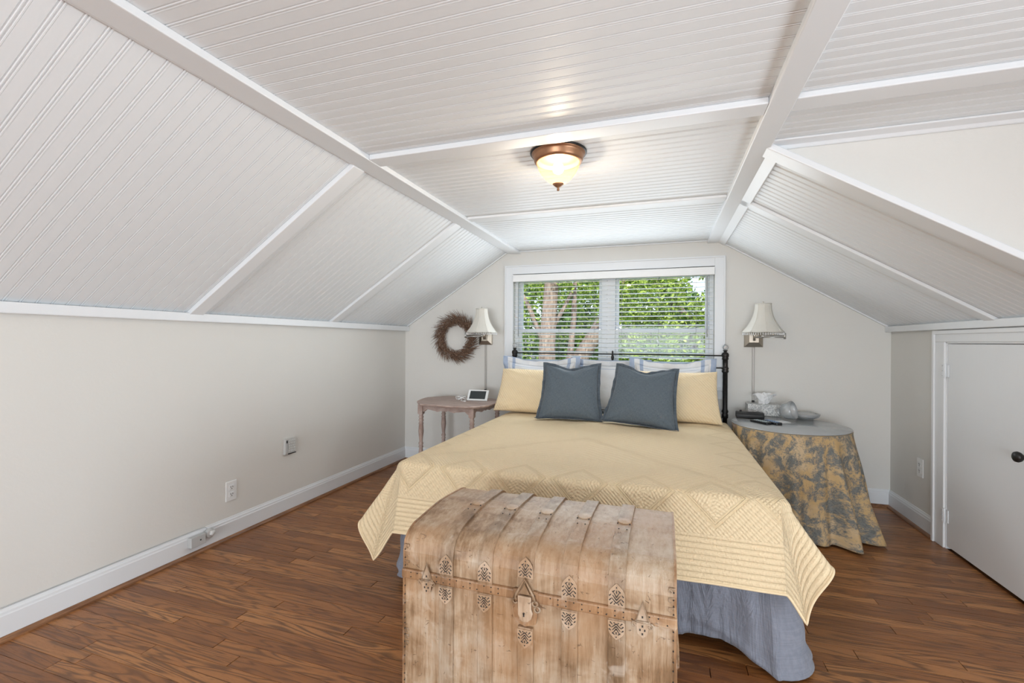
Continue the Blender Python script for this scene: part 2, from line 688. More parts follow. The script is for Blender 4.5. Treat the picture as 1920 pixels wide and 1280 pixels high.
# ------------------------------------------------------------------ floor
fl = struct('floor', MB().box(XL, XD, YR, D, -.10, -.012), shoe_wood)
PW = .0572
unit = MB()
bv = .010  # share of the width taken by the eased edge
unit.add([(0, 0, 0), (1, 0, 0), (1, 1, 0), (0, 1, 0), (.0015, bv, 1), (.9985, bv, 1), (.9985, 1 - bv, 1), (.0015, 1 - bv, 1)],
         [(0, 3, 2, 1), (4, 5, 6, 7), (0, 1, 5, 4), (1, 2, 6, 5), (2, 3, 7, 6), (3, 0, 4, 7)])
rp = random.Random(11)
y = .86
proto = None
rest = MB()
count = 0
while y < D - .001:
    x = XL
    y1 = min(y + PW - .0004, D)
    while x < XR - .001:
        L_ = rp.choice((.42, .6, .78, .95, 1.15, 1.35)) + rp.uniform(-.08, .08)
        if x == XL:
            L_ *= rp.uniform(.35, 1)
        x1 = min(x + L_, XR)
        if XR - x1 < .15:
            x1 = XR
        if count < 296:
            if proto is None:
                proto = part('plank', unit, oak, fl, world=False)
                o = proto
            else:
                o = proto.copy()
                COL.objects.link(o)
                o.parent = fl
            o.location = (x, y, -.012)
            o.scale = (x1 - x - .0004, y1 - y, .012 + rp.uniform(-.0004, .0002))
            count += 1
        else:
            rest.box(x, x1 - .0008, y, y1, -.012, 0)
        x = x1
    y += PW
y = YR
while y < .80:
    x = XL
    while x < XD:
        x1 = min(x + rp.uniform(.5, 1.4), XD)
        rest.box(x, x1 - .0008, y, y + PW - .001, -.012, 0)
        x = x1
    y += PW
yy = .80
rest.box(XL, XD, y, .859, -.012, 0)
rest.box(XR, XD, .86, YCK, -.012, 0)
tag(part('planks', rest, oak, fl), kind='stuff')

# ------------------------------------------------------------------ walls
WO = (-1.336, .394, .855, 1.825)   # window opening
T = .14


def pwall(poly_boxes):
    pass


mb = MB()
# back wall as prisms around the window opening
mb.prism([(XL - .1, 0), (WO[0], 0), (WO[0], ZC + .08), (XCL, ZC + .08), (XL - .1, ZKL)], 'y', D, D + T)
mb.prism([(WO[1], 0), (XR + .1, 0), (XR + .1, ZKR + .02), (XCR + .01, ZC + .08), (WO[1], ZC + .08)], 'y', D, D + T)
mb.box(WO[0], WO[1], D, D + T, 0, WO[2])
mb.box(WO[0], WO[1], D, D + T, WO[3], ZC + .08)
struct('wall_back', mb, wall_paint)
struct('wall_left', MB().box(XL - .1, XL, YR, D, 0, ZKL), wall_paint)
DY0, DY1, DZ = 2.600, 3.340, 1.200  # door leaf
mb = MB().box(XR, XR + .1, DY1 + .012, D, 0, ZKR)
mb.box(XR, XR + .1, YCK + .10, DY0 - .012, 0, ZKR)
mb.box(XR, XR + .1, DY0 - .012, DY1 + .012, DZ + .012, ZKR)
struct('wall_right', mb, wall_paint)
# cheek wall above and beside the slope
mb = MB().prism([(XCR - .005, ZC), (XD, ZC), (XD, 0), (XR, 0), (XR, ZKR)], 'y', YCK, YCK + .10)
struct('wall_cheek', mb, wall_paint)
struct('wall_dormer', MB().box(XD, XD + .1, YR, YCK, 0, ZC), wall_paint)
struct('wall_rear', MB().prism([(XL - .1, 0), (XD, 0), (XD, ZC + .05), (XCL, ZC + .05), (XL - .1, ZKL)], 'y', YR - .1, YR), wall_paint)
# dark crawl space behind the knee door
struct('wall_crawlspace', MB().box(XR + .55, XR + .6, DY0 - .2, DY1 + .2, 0, ZKR).box(XR + .1, XR + .6, DY0 - .2, DY1 + .2, -.02, 0).box(XR + .1, XR + .6, DY0 - .24, DY0 - .2, -.02, ZKR).box(XR + .1, XR + .6, DY1 + .2, DY1 + .24, -.02, ZKR).box(XR + .1, XR + .6, DY0 - .24, DY1 + .24, ZKR, ZKR + .03), wall_paint)

# ------------------------------------------------------------------ ceiling: backing and bead boards
mb = MB()
mb.box(XCL - .02, XD, YR, YCK + .1, ZC + .012, ZC + .10)
mb.box(XCL - .02, XCR + .02, YCK + .1, D + T, ZC + .012, ZC + .10)
nL = Vector((-(ZC - ZKL), 0, (XCL - XL))).normalized()
nR = Vector(((ZC - ZKR), 0, (XR - XCR))).normalized()


def slope_poly(x0, z0, x1, z1, n, a, b):
    return [(x0 + n.x * a, z0 + n.z * a), (x1 + n.x * a, z1 + n.z * a), (x1 + n.x * b, z1 + n.z * b), (x0 + n.x * b, z0 + n.z * b)]


mb.prism(slope_poly(XL, ZKL, XCL, ZC, nL, .012, .08), 'y', YR, D + T)
mb.prism(slope_poly(XR, ZKR, XCR, ZC, nR, .012, .08), 'y', YCK + .06, D + T)
ce = struct('ceiling', mb, white_paint)


def board_profile():
    """(offset along the pitch, height towards the room) of one bead board"""
    P = [(.0, -.012), (.0, 0), (.0330, 0), (.0360, -.0029)]
    for k in range(7):
        a = PI * k / 6
        P.append((.04005 - .0030 * math.cos(a), -.0018 + .0022 * math.sin(a)))
    P += [(.0441, -.0029), (.0470, 0), (BW - .0004, 0), (BW - .0004, -.012)]
    return P


BP = board_profile()


def board_mesh(name, length, dirv, inward):
    """board running along dirv from the origin, pitch along +Y, face towards inward"""
    n = len(BP)
    V = []
    for t in (0, length):
        for (a, h) in BP:
            p = Vector(dirv) * t + Vector((0, a, 0)) + Vector(inward) * h
            V.append(tuple(p))
    F = [tuple(range(n)), tuple(range(2 * n - 1, n - 1, -1))]
    F += [(i, (i + 1) % n, n + (i + 1) % n, n + i) for i in range(n)]
    mbb = MB().add(V, F)
    mbb.sm = [False] * len(F)
    return mbb


def boards(length, dirv, inward, org, y0, y1, name='board'):
    m0 = part(name, board_mesh(name, length, dirv, inward), white_paint, ce, world=False)
    y = y0
    first = True
    while y < y1 - .01:
        o = m0 if first else m0.copy()
        if not first:
            COL.objects.link(o)
            o.parent = ce
        first = False
        o.location = (org[0], y, org[1])
        y += BW


Y0B = .42
boards(XD - XCL, (1, 0, 0), (0, 0, -1), (XCL, ZC), Y0B, YCK - BW, )
y_next = Y0B + BW * math.ceil((YCK - BW - Y0B - .01) / BW)
boards(XCR - XCL + .0, (1, 0, 0), (0, 0, -1), (XCL, ZC), y_next, D - .005)
dL = Vector((XCL - XL, 0, ZC - ZKL))
boards(dL.length, dL.normalized(), -nL, (XL, ZKL), Y0B, D - .005)
dR = Vector((XCR - XR, 0, ZC - ZKR))
boards(dR.length, dR.normalized(), -nR, (XR, ZKR), YCK + .055, D - .005)
# plain rear part, out of view
mb = MB().box(XCL, XD, YR, Y0B, ZC, ZC + .012)
mb.prism(slope_poly(XL, ZKL, XCL, ZC, nL, 0, .012), 'y', YR, Y0B)
part('rear_panel', mb, white_paint, ce)

# ------------------------------------------------------------------ trims of the ceiling
tn = [0]


def trim(mb, mat=None, bevel=.004):
    tn[0] += 1
    return struct('trim_%d' % tn[0], mb, mat or trim_paint, bevel=bevel)


# purlin boards
trim(MB().prism([(-1.384, ZC), (-1.268, ZC), (-1.268, ZC - .026), (-1.376, ZC - .020), (-1.402, ZC - .012)], 'y', YR, D))
trim(MB().box(.337, .421, YR, D, ZC - .026, ZC + .001))
rs = MB()
c0 = Vector((XCR, 0, ZC))
u = Vector((XR - XCR, 0, ZKR - ZC)).normalized()
rs.prism([(c0.x + u.x * a - nR.x * b, c0.z + u.z * a - nR.z * b) for a, b in ((.01, 0), (.072, 0), (.072, .018), (.01, .018))], 'y', YCK + .02, D)
trim(rs)
# ceiling battens
trim(MB().box(-1.268, .337, 1.748, 1.838, ZC - .024, ZC))
trim(MB().box(.421, XD, 1.748, 1.838, ZC - .022, ZC))
trim(MB().box(-1.268, .337, 2.830, 2.905, ZC - .016, ZC))


def slope_batten(side, y0, y1, t, a0=.02, a1=None):
    if side == 'L':
        x0, z0, x1, z1, n = XL, ZKL, XCL, ZC, nL
    else:
        x0, z0, x1, z1, n = XR, ZKR, XCR, ZC, nR
    return MB().prism([(x0 - n.x * b, z0 - n.z * b) if e == 0 else (x1 - n.x * b, z1 - n.z * b)
                       for e, b in ((0, 0), (1, 0), (1, t), (0, t))], 'y', y0, y1)


trim(slope_batten('L', 1.795, 1.875, .025))
trim(slope_batten('L', 2.905, 2.985, .020))
trim(slope_batten('R', 2.880, 2.960, .018))
# edge board of the right slope under the cheek wall
trim(slope_batten('R', 2.140, 2.240, .026))
# cove where the cheek wall meets the ceiling
trim(MB().prism([(YCK, ZC), (YCK - .062, ZC), (YCK - .062, ZC - .008), (YCK - .02, ZC - .014), (YCK - .008, ZC - .026), (YCK, ZC - .026)], 'x', .421, XD))
# knee-wall ledges
trim(MB().box(XL, XL + .048, YR, D, 1.298, 1.345), bevel=.005)
trim(MB().box(XR - .040, XR, YCK + .0, D, 1.284, 1.326), bevel=.005)
# thin moulding where the slopes meet the back wall
for side in 'LR':
    trim(slope_batten(side, D - .022, D, .012))
trim(MB().box(XCL, XCR, D - .016, D, ZC - .012, ZC))

# baseboards: board, cap and wooden shoe
def baseboard(name, axis, a, b, wallpos, sgn):
    """axis 'y': runs along Y at x=wallpos; 'x': runs along X at y=wallpos; sgn: towards the room"""
    prof = [(0, .0), (.014, 0), (.014, .098), (.0115, .103), (.0105, .112), (.006, .118), (.004, .125), (0, .127)]
    sh = [(.014, 0), (.031, 0), (.030, .008), (.025, .015), (.019, .0185), (.014, .019)]
    ax = 'x' if axis == 'x' else 'y'
    P = [(wallpos + sgn * q, z) for q, z in prof]
    o = struct(name, MB().prism(P, ax, a, b), base_paint)
    part('shoe_moulding', MB().prism([(wallpos + sgn * q, z) for q, z in sh], ax, a, b, smooth=False), shoe_wood, o)
    return o


baseboard('baseboard_left', 'y', YR, D, XL, 1)
baseboard('baseboard_back', 'x', XL, XR, D, -1)
baseboard('baseboard_right', 'y', 3.470, D, XR, -1)

# ------------------------------------------------------------------ window
wx0, wx1, wz0, wz1 = WO
mb = MB()
CW = .080
prof = [(0, 0), (.018, .0), (.022, .006), (.022, .014), (.016, .020), (.014, .060), (.010, .072), (.010, CW), (0, CW)]
P = [(D - q, h) for q, h in prof]
for x in (wx0 - CW, wx1):
    mb.box(x, x + CW, D - .016, D, wz0 - .02, wz1 + CW)
    xx = x if x < 0 else x + CW - .012
    mb.box(xx, xx + .012, D - .024, D - .016, wz0 - .02, wz1 + CW)
mb.box(wx0, wx1, D - .016, D, wz1, wz1 + CW)
mb.box(wx0 - CW + .012, wx1 + CW - .012, D - .024, D - .016, wz1 + CW - .012, wz1 + CW)
wi = struct('window_1', mb, trim_paint, bevel=.002)
mb = MB().box(wx0 - CW - .02, wx1 + CW + .02, D - .045, D + .06, wz0 - .045, wz0 - .018)
part('window_sill', mb, trim_paint, wi, bevel=.004)
part('apron', MB().box(wx0 - CW, wx1 + CW, D - .016, D, wz0 - .115, wz0 - .045), trim_paint, wi, bevel=.003)
mb = MB()
YF0, YF1 = D + .05, D + .13
for a, b, c, d in ((wx0, wx0 + .035, wz0, wz1), (wx1 - .035, wx1, wz0, wz1), (-.525, -.405, wz0, wz1)):
    mb.box(a, b, YF0, YF1, c, d)
mb.box(wx0, wx1, YF0, YF1, wz1 - .03, wz1)
mb.box(wx0, wx1, YF0, YF1, wz0 - .02, wz0 + .02)
part('window_frame', mb, trim_paint, wi, bevel=.003)
for gx0, gx1 in ((wx0 + .035, -.525), (-.405, wx1 - .035)):
    for zz0, zz1, yo in ((wz0 + .02, 1.318, .062), (1.282, wz1 - .03, .094)):
        mb = MB()
        mb.box(gx0, gx0 + .028, D + yo, D + yo + .03, zz0, zz1)
        mb.box(gx1 - .028, gx1, D + yo, D + yo + .03, zz0, zz1)
        mb.box(gx0 + .028, gx1 - .028, D + yo, D + yo + .03, zz1 - .036, zz1)
        mb.box(gx0 + .028, gx1 - .028, D + yo, D + yo + .03, zz0, zz0 + (.04 if yo < .08 else .036))
        sa = part('sash', mb, trim_paint, wi, bevel=.002)
        part('pane', MB().box(gx0 + .024, gx1 - .024, D + yo + .013, D + yo + .016, zz0 + .03, zz1 - .03), window_glass, sa)
for lx in (-.525 - .014, -.405 + .014):
    part('sash_latch', MB().box(lx - .006, lx + .006, D + .05, D + .062, 1.30, 1.315), steel, wi)

# blinds
val = part('valance', MB().box(wx0 + .004, wx1 - .002, D - .038, D - .024, 1.752, 1.816), vinyl, bevel=.003, loc=(-.47, D - .03, 1.78))
tag(val, 'white blind valance board across the top of the bedroom window', 'valance')
for bi, (bx0, bx1) in enumerate(((wx0 + .008, -.472), (-.466, wx1 - .008))):
    lab = ('white slatted blind over the window half nearer the twig wreath',
           'white slatted blind over the window half nearer the clothed round table')[bi]
    bl = thing('window_blind', ((bx0 + bx1) / 2, D + .018, 1.78), lab, 'blind', 'slatted blinds in the window')
    part('headrail', MB().box(bx0, bx1, D - .008, D + .04, 1.760, 1.812), vinyl, bl, bevel=.002)
    sl = None
    k = 0
    z = 1.737
    while z > .93:
        if sl is None:
            q = MB()
            w2, n_ = .0245, 6
            tilt = .17
            top, bot = [], []
            for i in range(n_ + 1):
                a = -w2 + 2 * w2 * i / n_
                h = .0022 * (1 - (a / w2) ** 2)
                top.append((a, h + .0016 + a * tilt))
                bot.append((a, h - .0016 + a * tilt))
            q.prism(top + bot[::-1], 'x', -(bx1 - bx0) / 2 + .002, (bx1 - bx0) / 2 - .002)
            sl = part('slat', q, vinyl, bl, world=False)
            o = sl
        else:
            o = sl.copy()
            COL.objects.link(o)
            o.parent = bl
        o.location = (0, 0, z - 1.78)
        z -= .0393
        k += 1
    part('bottom_rail', MB().box(bx0 + .002, bx1 - .002, D - .006, D + .042, .905, .922), vinyl, bl, bevel=.003)
    q = MB()
    for cx in ((bx0 + .11, (bx0 + bx1) / 2, bx1 - .11) if bi == 0 else (bx0 + .12, (bx0 + bx1) / 2, bx1 - .13)):
        for cy in (D - .0085, D + .0445):
            q.tube([(cx, cy, 1.76), (cx, cy, .92)], .0007, 4)
    part('ladder_cords', q, cordm, bl)
    wxp = bx0 + .045 if bi == 0 else bx1 - .05
    part('tilt_wand', MB().tube([(wxp, D - .014, 1.745), (wxp + .002, D - .022, 1.245)], .0032, 6), cordm, bl)

# ------------------------------------------------------------------ low door
mb = MB()
# casing: outer board and inner stepped stop
for y0, y1 in ((DY1 + .012, 3.462), (DY0 - .135, DY0 - .012)):
    mb.box(XR - .018, XR, y0, y1, 0, DZ + .012)
mb.box(XR - .018, XR, DY0 - .135, 3.462, DZ + .012, 1.280)
dcas = part('casing', mb, door_paint, None, bevel=.003)
mb = MB()
mb.box(XR - .028, XR - .018, 3.440, 3.462, 0, 1.280).box(XR - .028, XR - .018, DY0 - .135, 3.440, 1.258, 1.280)
mb.box(XR - .008, XR + .06, DY1 + .003, DY1 + .016, 0, DZ + .014).box(XR - .008, XR + .06, DY0 - .016, DY1 + .016, DZ + .003, DZ + .014)
dor = struct('door_1', MB().box(XR - .006, XR + .026, DY0, DY1, .018, DZ), door_paint, bevel=.002, loc=(XR, DY1, 0))
dcas.parent = dor
dcas.matrix_parent_inverse = Matrix.Translation((-XR, -DY1, 0))
part('casing_edge', mb, door_paint, dor, bevel=.002)
for z0, z1 in ((1.000, 1.085), (.150, .235)):
    mb = MB().tube([(XR - .016, DY1 + .004, z0), (XR - .016, DY1 + .004, z1)], .0055, 8)
    mb.box(XR - .012, XR - .007, DY1 - .022, DY1 + .002, z0 + .006, z1 - .006)
    mb.box(XR - .022, XR - .018, DY1 + .008, DY1 + .026, z0 + .004, z1 - .004)
    h = part('hinge', mb, trim_paint, dor, bevel=.001)
    mb = MB()
    for zz in (z0 + .014, (z0 + z1) / 2, z1 - .014):
        mb.box(XR - .0245, XR - .0222, DY1 + .014, DY1 + .019, zz - .003, zz + .003)
    part('screw', mb, grey_plastic, h)
ry = Matrix.Rotation(-PI / 2, 3, 'Y')
part('door_knob', MB().lathe([(.0, 0), (.020, .0), (.020, .004), (.008, .008), (.0075, .022), (.012, .028), (.021, .036), (.025, .046), (.022, .056), (.012, .062), (0, .063)],
                             (XR - .006, 2.700, .687), 24, rot=ry), iron, dor)


# ------------------------------------------------------------------ outlets and small wall fittings
def outlet(name, x, yc, zc, sgn, label, group):
    r = thing(name, (x, yc, zc), label, 'outlet', group)
    hw, hh = .0365, .060
    part('cover_plate', MB().box(min(x, x + sgn * .006), max(x, x + sgn * .006), yc - hw, yc + hw, zc - hh, zc + hh), white_plastic, r, bevel=.003)
    for dz in (-.021, .021):
        xx = x + sgn * .006
        so = part('socket', MB().box(min(xx, xx + sgn * .0025), max(xx, xx + sgn * .0025), yc - .017, yc + .017, zc + dz - .0155, zc + dz + .0155), white_plastic, r, bevel=.004)
        x2 = xx + sgn * .0026
        q = MB()
        for dy in (-.0065, .0065):
            q.box(min(x2, x2 + sgn * .0006), max(x2, x2 + sgn * .0006), yc + dy - .0015, yc + dy + .0015, zc + dz - .001, zc + dz + .008)
        q.box(min(x2, x2 + sgn * .0006), max(x2, x2 + sgn * .0006), yc - .0025, yc + .0025, zc + dz - .010, zc + dz - .005)
        part('slot', q, dark_slot, so)
    return r


outlet('wall_outlet', XL, 2.090, .283, 1, 'white duplex outlet on the long plain wall, below the keypad', 'white duplex outlets')
outlet('wall_outlet', XR, 3.640, .397, -1, 'white duplex outlet on the short wall beside the low door', 'white duplex outlets')

kp = thing('wall_keypad', (XL, 2.536, .46), 'small grey alarm keypad with rows of buttons mounted on the plain wall', 'keypad')
part('case', MB().box(XL, XL + .018, 2.49, 2.585, .405, .515), M('keypad_grey', (.56, .55, .53), .4), kp, bevel=.003)
part('side_strip', MB().box(XL + .018, XL + .022, 2.493, 2.512, .41, .51), grey_plastic, kp, bevel=.002)
part('display', MB().box(XL + .022, XL + .0228, 2.497, 2.508, .485, .503), dark_slot, kp)
b0 = None
for r_ in range(5):
    for c_ in range(4):
        if b0 is None:
            b0 = part('button', MB().box(0, .0035, 0, .0115, 0, .011), M('keypad_button', (.68, .68, .66), .4), kp, world=False, bevel=.001)
            o = b0
        else:
            o = b0.copy()
            COL.objects.link(o)
            o.parent = kp
        o.location = (.018, 2.519 + c_ * .0160 - 2.536, .422 + r_ * .0175 - .46)
part('lip', MB().box(XL + .018, XL + .024, 2.515, 2.583, .4055, .411), black_plastic, kp)

jk = thing('phone_jack', (XL + .014, 1.87, .088), 'grey phone jack box with round knob and thin wire on the baseboard', 'phone jack')
part('box', MB().box(XL + .014, XL + .044, 1.815, 1.90, .052, .108), grey_plastic, jk, bevel=.003)
part('screw', MB().lathe([(0, 0), (.004, 0), (.004, .002), (0, .002)], (XL + .044, 1.868, .082), 10, rot=Matrix.Rotation(PI / 2, 3, 'Y')), dark_slot, jk)
rx = Matrix.Rotation(PI / 2, 3, 'Y')
part('knob', MB().lathe([(0, 0), (.026, 0), (.027, .004), (.027, .018), (.023, .022), (0, .022)], (XL + .018, 1.932, .092), 20, rot=rx), grey_plastic, jk)
part('knob_cap', MB().lathe([(0, 0), (.014, 0), (.016, .004), (.013, .012), (0, .013)], (XL + .040, 1.938, .094), 16, rot=rx, rib=.12, ribs=5), M('pale_grey_plastic', (.66, .66, .65), .4), jk)
part('wire', MB().tube([(XL + .004, .6, .131), (XL + .003, 1.2, .130), (XL + .004, 1.6, .131), (XL + .006, 1.88, .131), (XL + .014, 1.915, .130), (XL + .022, 1.925, .118), (XL + .024, 1.927, .105)], .0022, 6), grey_plastic, jk)

# ------------------------------------------------------------------ ceiling light
cl = thing('ceiling_light', (-.448, 1.985, ZC), 'lit flush ceiling light with copper-bronze pan and ribbed amber glass bowl', 'ceiling light')
c = (-.448, 1.985, ZC)
part('pan', MB().lathe([(.078, .0), (.118, .0), (.120, -.004), (.118, -.010), (.113, -.013), (.110, -.020), (.108, -.036), (.104, -.044), (.096, -.047), (.090, -.046), (.090, -.030), (.078, -.028)], c, 64), bronze, cl)
part('pan_rim', MB().lathe([(.114, -.0005), (.1245, -.0005), (.1255, -.004), (.123, -.008), (.114, -.008)], c, 64), iron, cl)
gp = [(.097, -.042), (.094, -.052), (.087, -.072), (.076, -.092), (.060, -.113), (.040, -.131), (.014, -.142)]
bulb_m = M('lit_bulb', (1, 1, 1), .5)
bulb_m.b.inputs['Emission Color'].default_value = (1.0, .93, .84, 1)
bulb_m.b.inputs['Emission Strength'].default_value = 400
part('bulb', MB().lathe([(0, -.046), (.010, -.048), (.019, -.056), (.0235, -.068), (.0235, -.078), (.018, -.088), (.009, -.093), (0, -.094)], c, 20), bulb_m, cl)
b = MB().lathe(gp, c, 180, rib=.016, ribs=45)
b.f = b.f[:-2]
b.uv = b.uv[:-2]
b.sm = b.sm[:-2]
part('glass_diffuser', b, lamp_glass, cl)
part('finial', MB().lathe([(.0, -.136), (.024, -.139), (.024, -.142), (.015, -.150), (.005, -.156), (.005, -.162), (.0065, -.166), (.004, -.170), (0, -.171)], c, 20), bronze, cl)


# ------------------------------------------------------------------ bed
BX0, BX1, BF, BH = -1.215, .425, 1.985, 3.915
bed = thing('bed', ((BX0 + BX1) / 2, 2.95, 0), 'black iron bed with crystal ball finials on its headboard posts, below the window', 'bed')
for px_ in (-1.289, .466):
    pr = [(0, 0), (.020, 0), (.020, .03), (.017, .05), (.017, .60), (.024, .605), (.024, .63), (.019, .64), (.026, .655), (.019, .67), (.018, .69),
          (.0185, .96), (.024, .965), (.026, .975), (.022, .985), (.027, .995), (.022, 1.005), (.020, 1.01), (.020, 1.065), (.026, 1.07), (.022, 1.08),
          (.026, 1.09), (.028, 1.105), (.022, 1.118), (.012, 1.124), (.011, 1.130), (.018, 1.136), (.018, 1.139), (0, 1.141)]
    po = part('post', MB().lathe(pr, (px_, 3.962, 0), 24), iron, bed)
    part('crystal_finial', MB().lathe([(0, 1.139), (.010, 1.141), (.019, 1.150), (.023, 1.162), (.020, 1.175), (.010, 1.184), (0, 1.186)], (px_, 3.962, 0), 10, smooth=False), glass, po)
for z_, r_ in ((1.096, .005), (.998, .005), (.55, .008)):
    part('rail', MB().tube([(-1.289, 3.962, z_), (.466, 3.962, z_)], r_, 8), iron, bed)
for i in range(7):
    xx = -1.289 + 1.755 * (i + 1) / 8
    if i == 3:
        sp = MB().lathe([(0, .55), (.007, .551), (.007, 1.04), (.010, 1.05), (.013, 1.07), (.009, 1.085), (.007, 1.095), (.007, 1.118), (.003, 1.126), (0, 1.127)], (xx, 3.962, 0), 10)
    else:
        sp = MB().tube([(xx, 3.962, .55), (xx, 3.962, .998)], .0045, 8)
    part('spindle', sp, iron, bed)
for xx in (BX0 + .02, BX1 - .02):
    part('side_rail', MB().box(xx - .012, xx + .012, BF + .06, 3.962, .24, .28), iron, bed)
for xx in (BX0 + .06, BX1 - .06):
    part('leg', MB().lathe([(0, 0), (.018, 0), (.018, .24), (0, .241)], (xx, BF + .10, 0), 12), iron, bed)
for yy in (BF + .07, 3.0):
    part('cross_bar', MB().box(BX0 + .03, BX1 - .03, yy, yy + .04, .25, .275), iron, bed)
o = part('box_spring', MB().box(BX0 + .005, BX1 - .005, BF + .005, BH, .281, .415), white_sheet, bevel=.02, loc=(-.4, 2.95, .281))
tag(o, 'pale box spring of the bed, hidden beneath mattress and grey skirt', 'box spring')
o = part('mattress', MB().box(BX0, BX1, BF, BH, .416, .600), white_sheet, bevel=.04, seg=4, loc=(-.4, 2.95, .416))
tag(o, 'mattress of the bed under the yellow quilt', 'mattress')

# quilt
OL, OR_, OF = .345, .265, .345
qx0, qx1, qy0, qy1 = BX0 - OL, BX1 + OR_, BF - OF, 3.70
RC = .042
ZQ = .619


def smoothnoise(x, y, k=0):
    return (math.sin(x * 3.1 + k) * math.cos(y * 2.7 + 1.3 * k) + .5 * math.sin(x * 7.3 + y * 5.1 + 2 * k) + .3 * math.sin(x * 13.7 - y * 11.3 + k)) / 1.8


def quilt_pt(s, t):
    """cloth coordinates (metres) to space"""
    dx = s - BX1 if s > BX1 else (s - BX0 if s < BX0 else 0.0)
    dy = BF - t if t < BF else 0.0
    bx = min(max(s, BX0), BX1)
    by = max(t, BF)
    r = math.hypot(dx, dy)
    # gentle crown and rumples of the top
    crown = .006 * smoothnoise(s, t) + .004 * smoothnoise(s * 2.3, t * 2.1, 2)
    ex = min(bx - BX0, BX1 - bx, by - BF)
    if r <= 1e-9:
        e = max(0.0, 1 - ex / .16)
        return (s, t, ZQ + crown * (1 - e) - .012 * e * e)
    if dy > 0 and dx != 0:
        th = math.atan2(dy, abs(dx))           # 0 side, pi/2 foot
        thw = (PI / 2) * (1 - (1 - th / (PI / 2)) ** 1.5)
        bulge = math.sin(2 * th) ** 1.0
        peak = math.exp(-((th - .38) / .30) ** 2) * (1 - math.exp(-(th / .14) ** 2))
    else:
        th = PI / 2 if dx == 0 else 0
        thw = th
        bulge = 0
        peak = 0
    ux, uy = math.cos(thw) * (1 if dx > 0 else -1), -math.sin(thw)
    a = r / RC
    z = ZQ - .012
    if a < PI / 2:
        out = RC * math.sin(a)
        z -= RC * (1 - math.cos(a))
        rem = 0
    else:
        rem = r - RC * PI / 2
        side = math.cos(thw) ** 2
        fl = .26 * (1 - side) + .36 * side
        if dx < 0:
            fl = .22 * (1 - side) + .30 * side
        fl += .34 * peak
        # folds
        if abs(dx) < 1e-9:
            fade = min(1.0, (BX1 - s) / .2, (s - BX0) / .2)
            fl += fade * (.10 * math.sin(s * 7.5 + .6) * (rem / .3) + .05 * math.sin(s * 17 + 2))
        elif dy == 0:
            fl += .12 * math.sin(t * 6.0 + 1.0) * (rem / .3) * min(1.0, (t - BF) / .2)
            fl *= max(0.0, min(1.0, (3.0 - t) / .5)) if dx > 0 else 1.0
        out = RC + rem * math.sin(fl)
        z -= RC + rem * math.cos(fl)
    out += .006 * smoothnoise(s * 2, t * 2 + r, 1) * min(1, rem / .1)
    return (bx + ux * out, by + uy * out, z)


NU, NV = 250, 228
mb = MB()
mb.grid(lambda u, v: quilt_pt(qx0 + (qx1 - qx0) * u, qy0 + (qy1 - qy0) * v), NU, NV,
        lambda u, v: (qx0 + (qx1 - qx0) * u, qy0 + (qy1 - qy0) * v))
qo = part('quilt', mb, quilt_m, None, solid=.009, loc=(-.4, 2.8, .6))
at = qo.data.attributes.new('edge', 'FLOAT_VECTOR', 'POINT')
vals = []
for j in range(NV + 1):
    for i in range(NU + 1):
        u, v = i / NU, j / NV
        s, t = (qx1 - qx0) * u, (qy1 - qy0) * v
        d1, d2, d3 = s, (qx1 - qx0) - s, t
        d = min(d1, d2, d3)
        q = t if d in (d1, d2) and d != d3 else s
        if d != d3 and d > .485:
            pass
        vals += [d, q, min(d1, d2) - d3]
at.data.foreach_set('vector', vals)
tag(qo, 'pale yellow stitched quilt spread over the bed, its foot corners hanging down', 'quilt')
# hem binding
hem = []
for i in range(241):
    hem.append(quilt_pt(qx0, qy1 - (qy1 - qy0) * i / 240))
for i in range(1, 241):
    hem.append(quilt_pt(qx0 + (qx1 - qx0) * i / 240, qy0))
for i in range(1, 241):
    hem.append(quilt_pt(qx1, qy0 + (qy1 - qy0) * i / 240))
part('hem_binding', MB().tube([(x, y, z - .002) for x, y, z in hem], .0048, 6), sham_m, qo)

# bed skirt
def skirt_path():
    pts = []
    x0, x1, yf, yb, rc = BX0 - .012, BX1 + .012, BF - .012, 3.88, .03
    n1 = 170
    for i in range(n1):
        pts.append((x0, yb + (yf + rc - yb) * i / n1, -1, 0))
    for i in range(10):
        a = PI / 2 * i / 10
        pts.append((x0 + rc - rc * math.cos(a), yf + rc - rc * math.sin(a), -math.cos(a), -math.sin(a)))
    for i in range(230):
        pts.append((x0 + rc + (x1 - x0 - 2 * rc) * i / 230, yf, 0, -1))
    for i in range(10):
        a = PI / 2 * i / 10
        pts.append((x1 - rc + rc * math.sin(a), yf + rc - rc * math.cos(a), math.sin(a), -math.cos(a)))
    for i in range(n1 + 1):
        pts.append((x1, yf + rc + (yb - yf - rc) * i / n1, 1, 0))
    return pts


SP = skirt_path()
SL = [0]
for a, b in zip(SP, SP[1:]):
    SL.append(SL[-1] + math.hypot(a[0] - b[0], a[1] - b[1]))


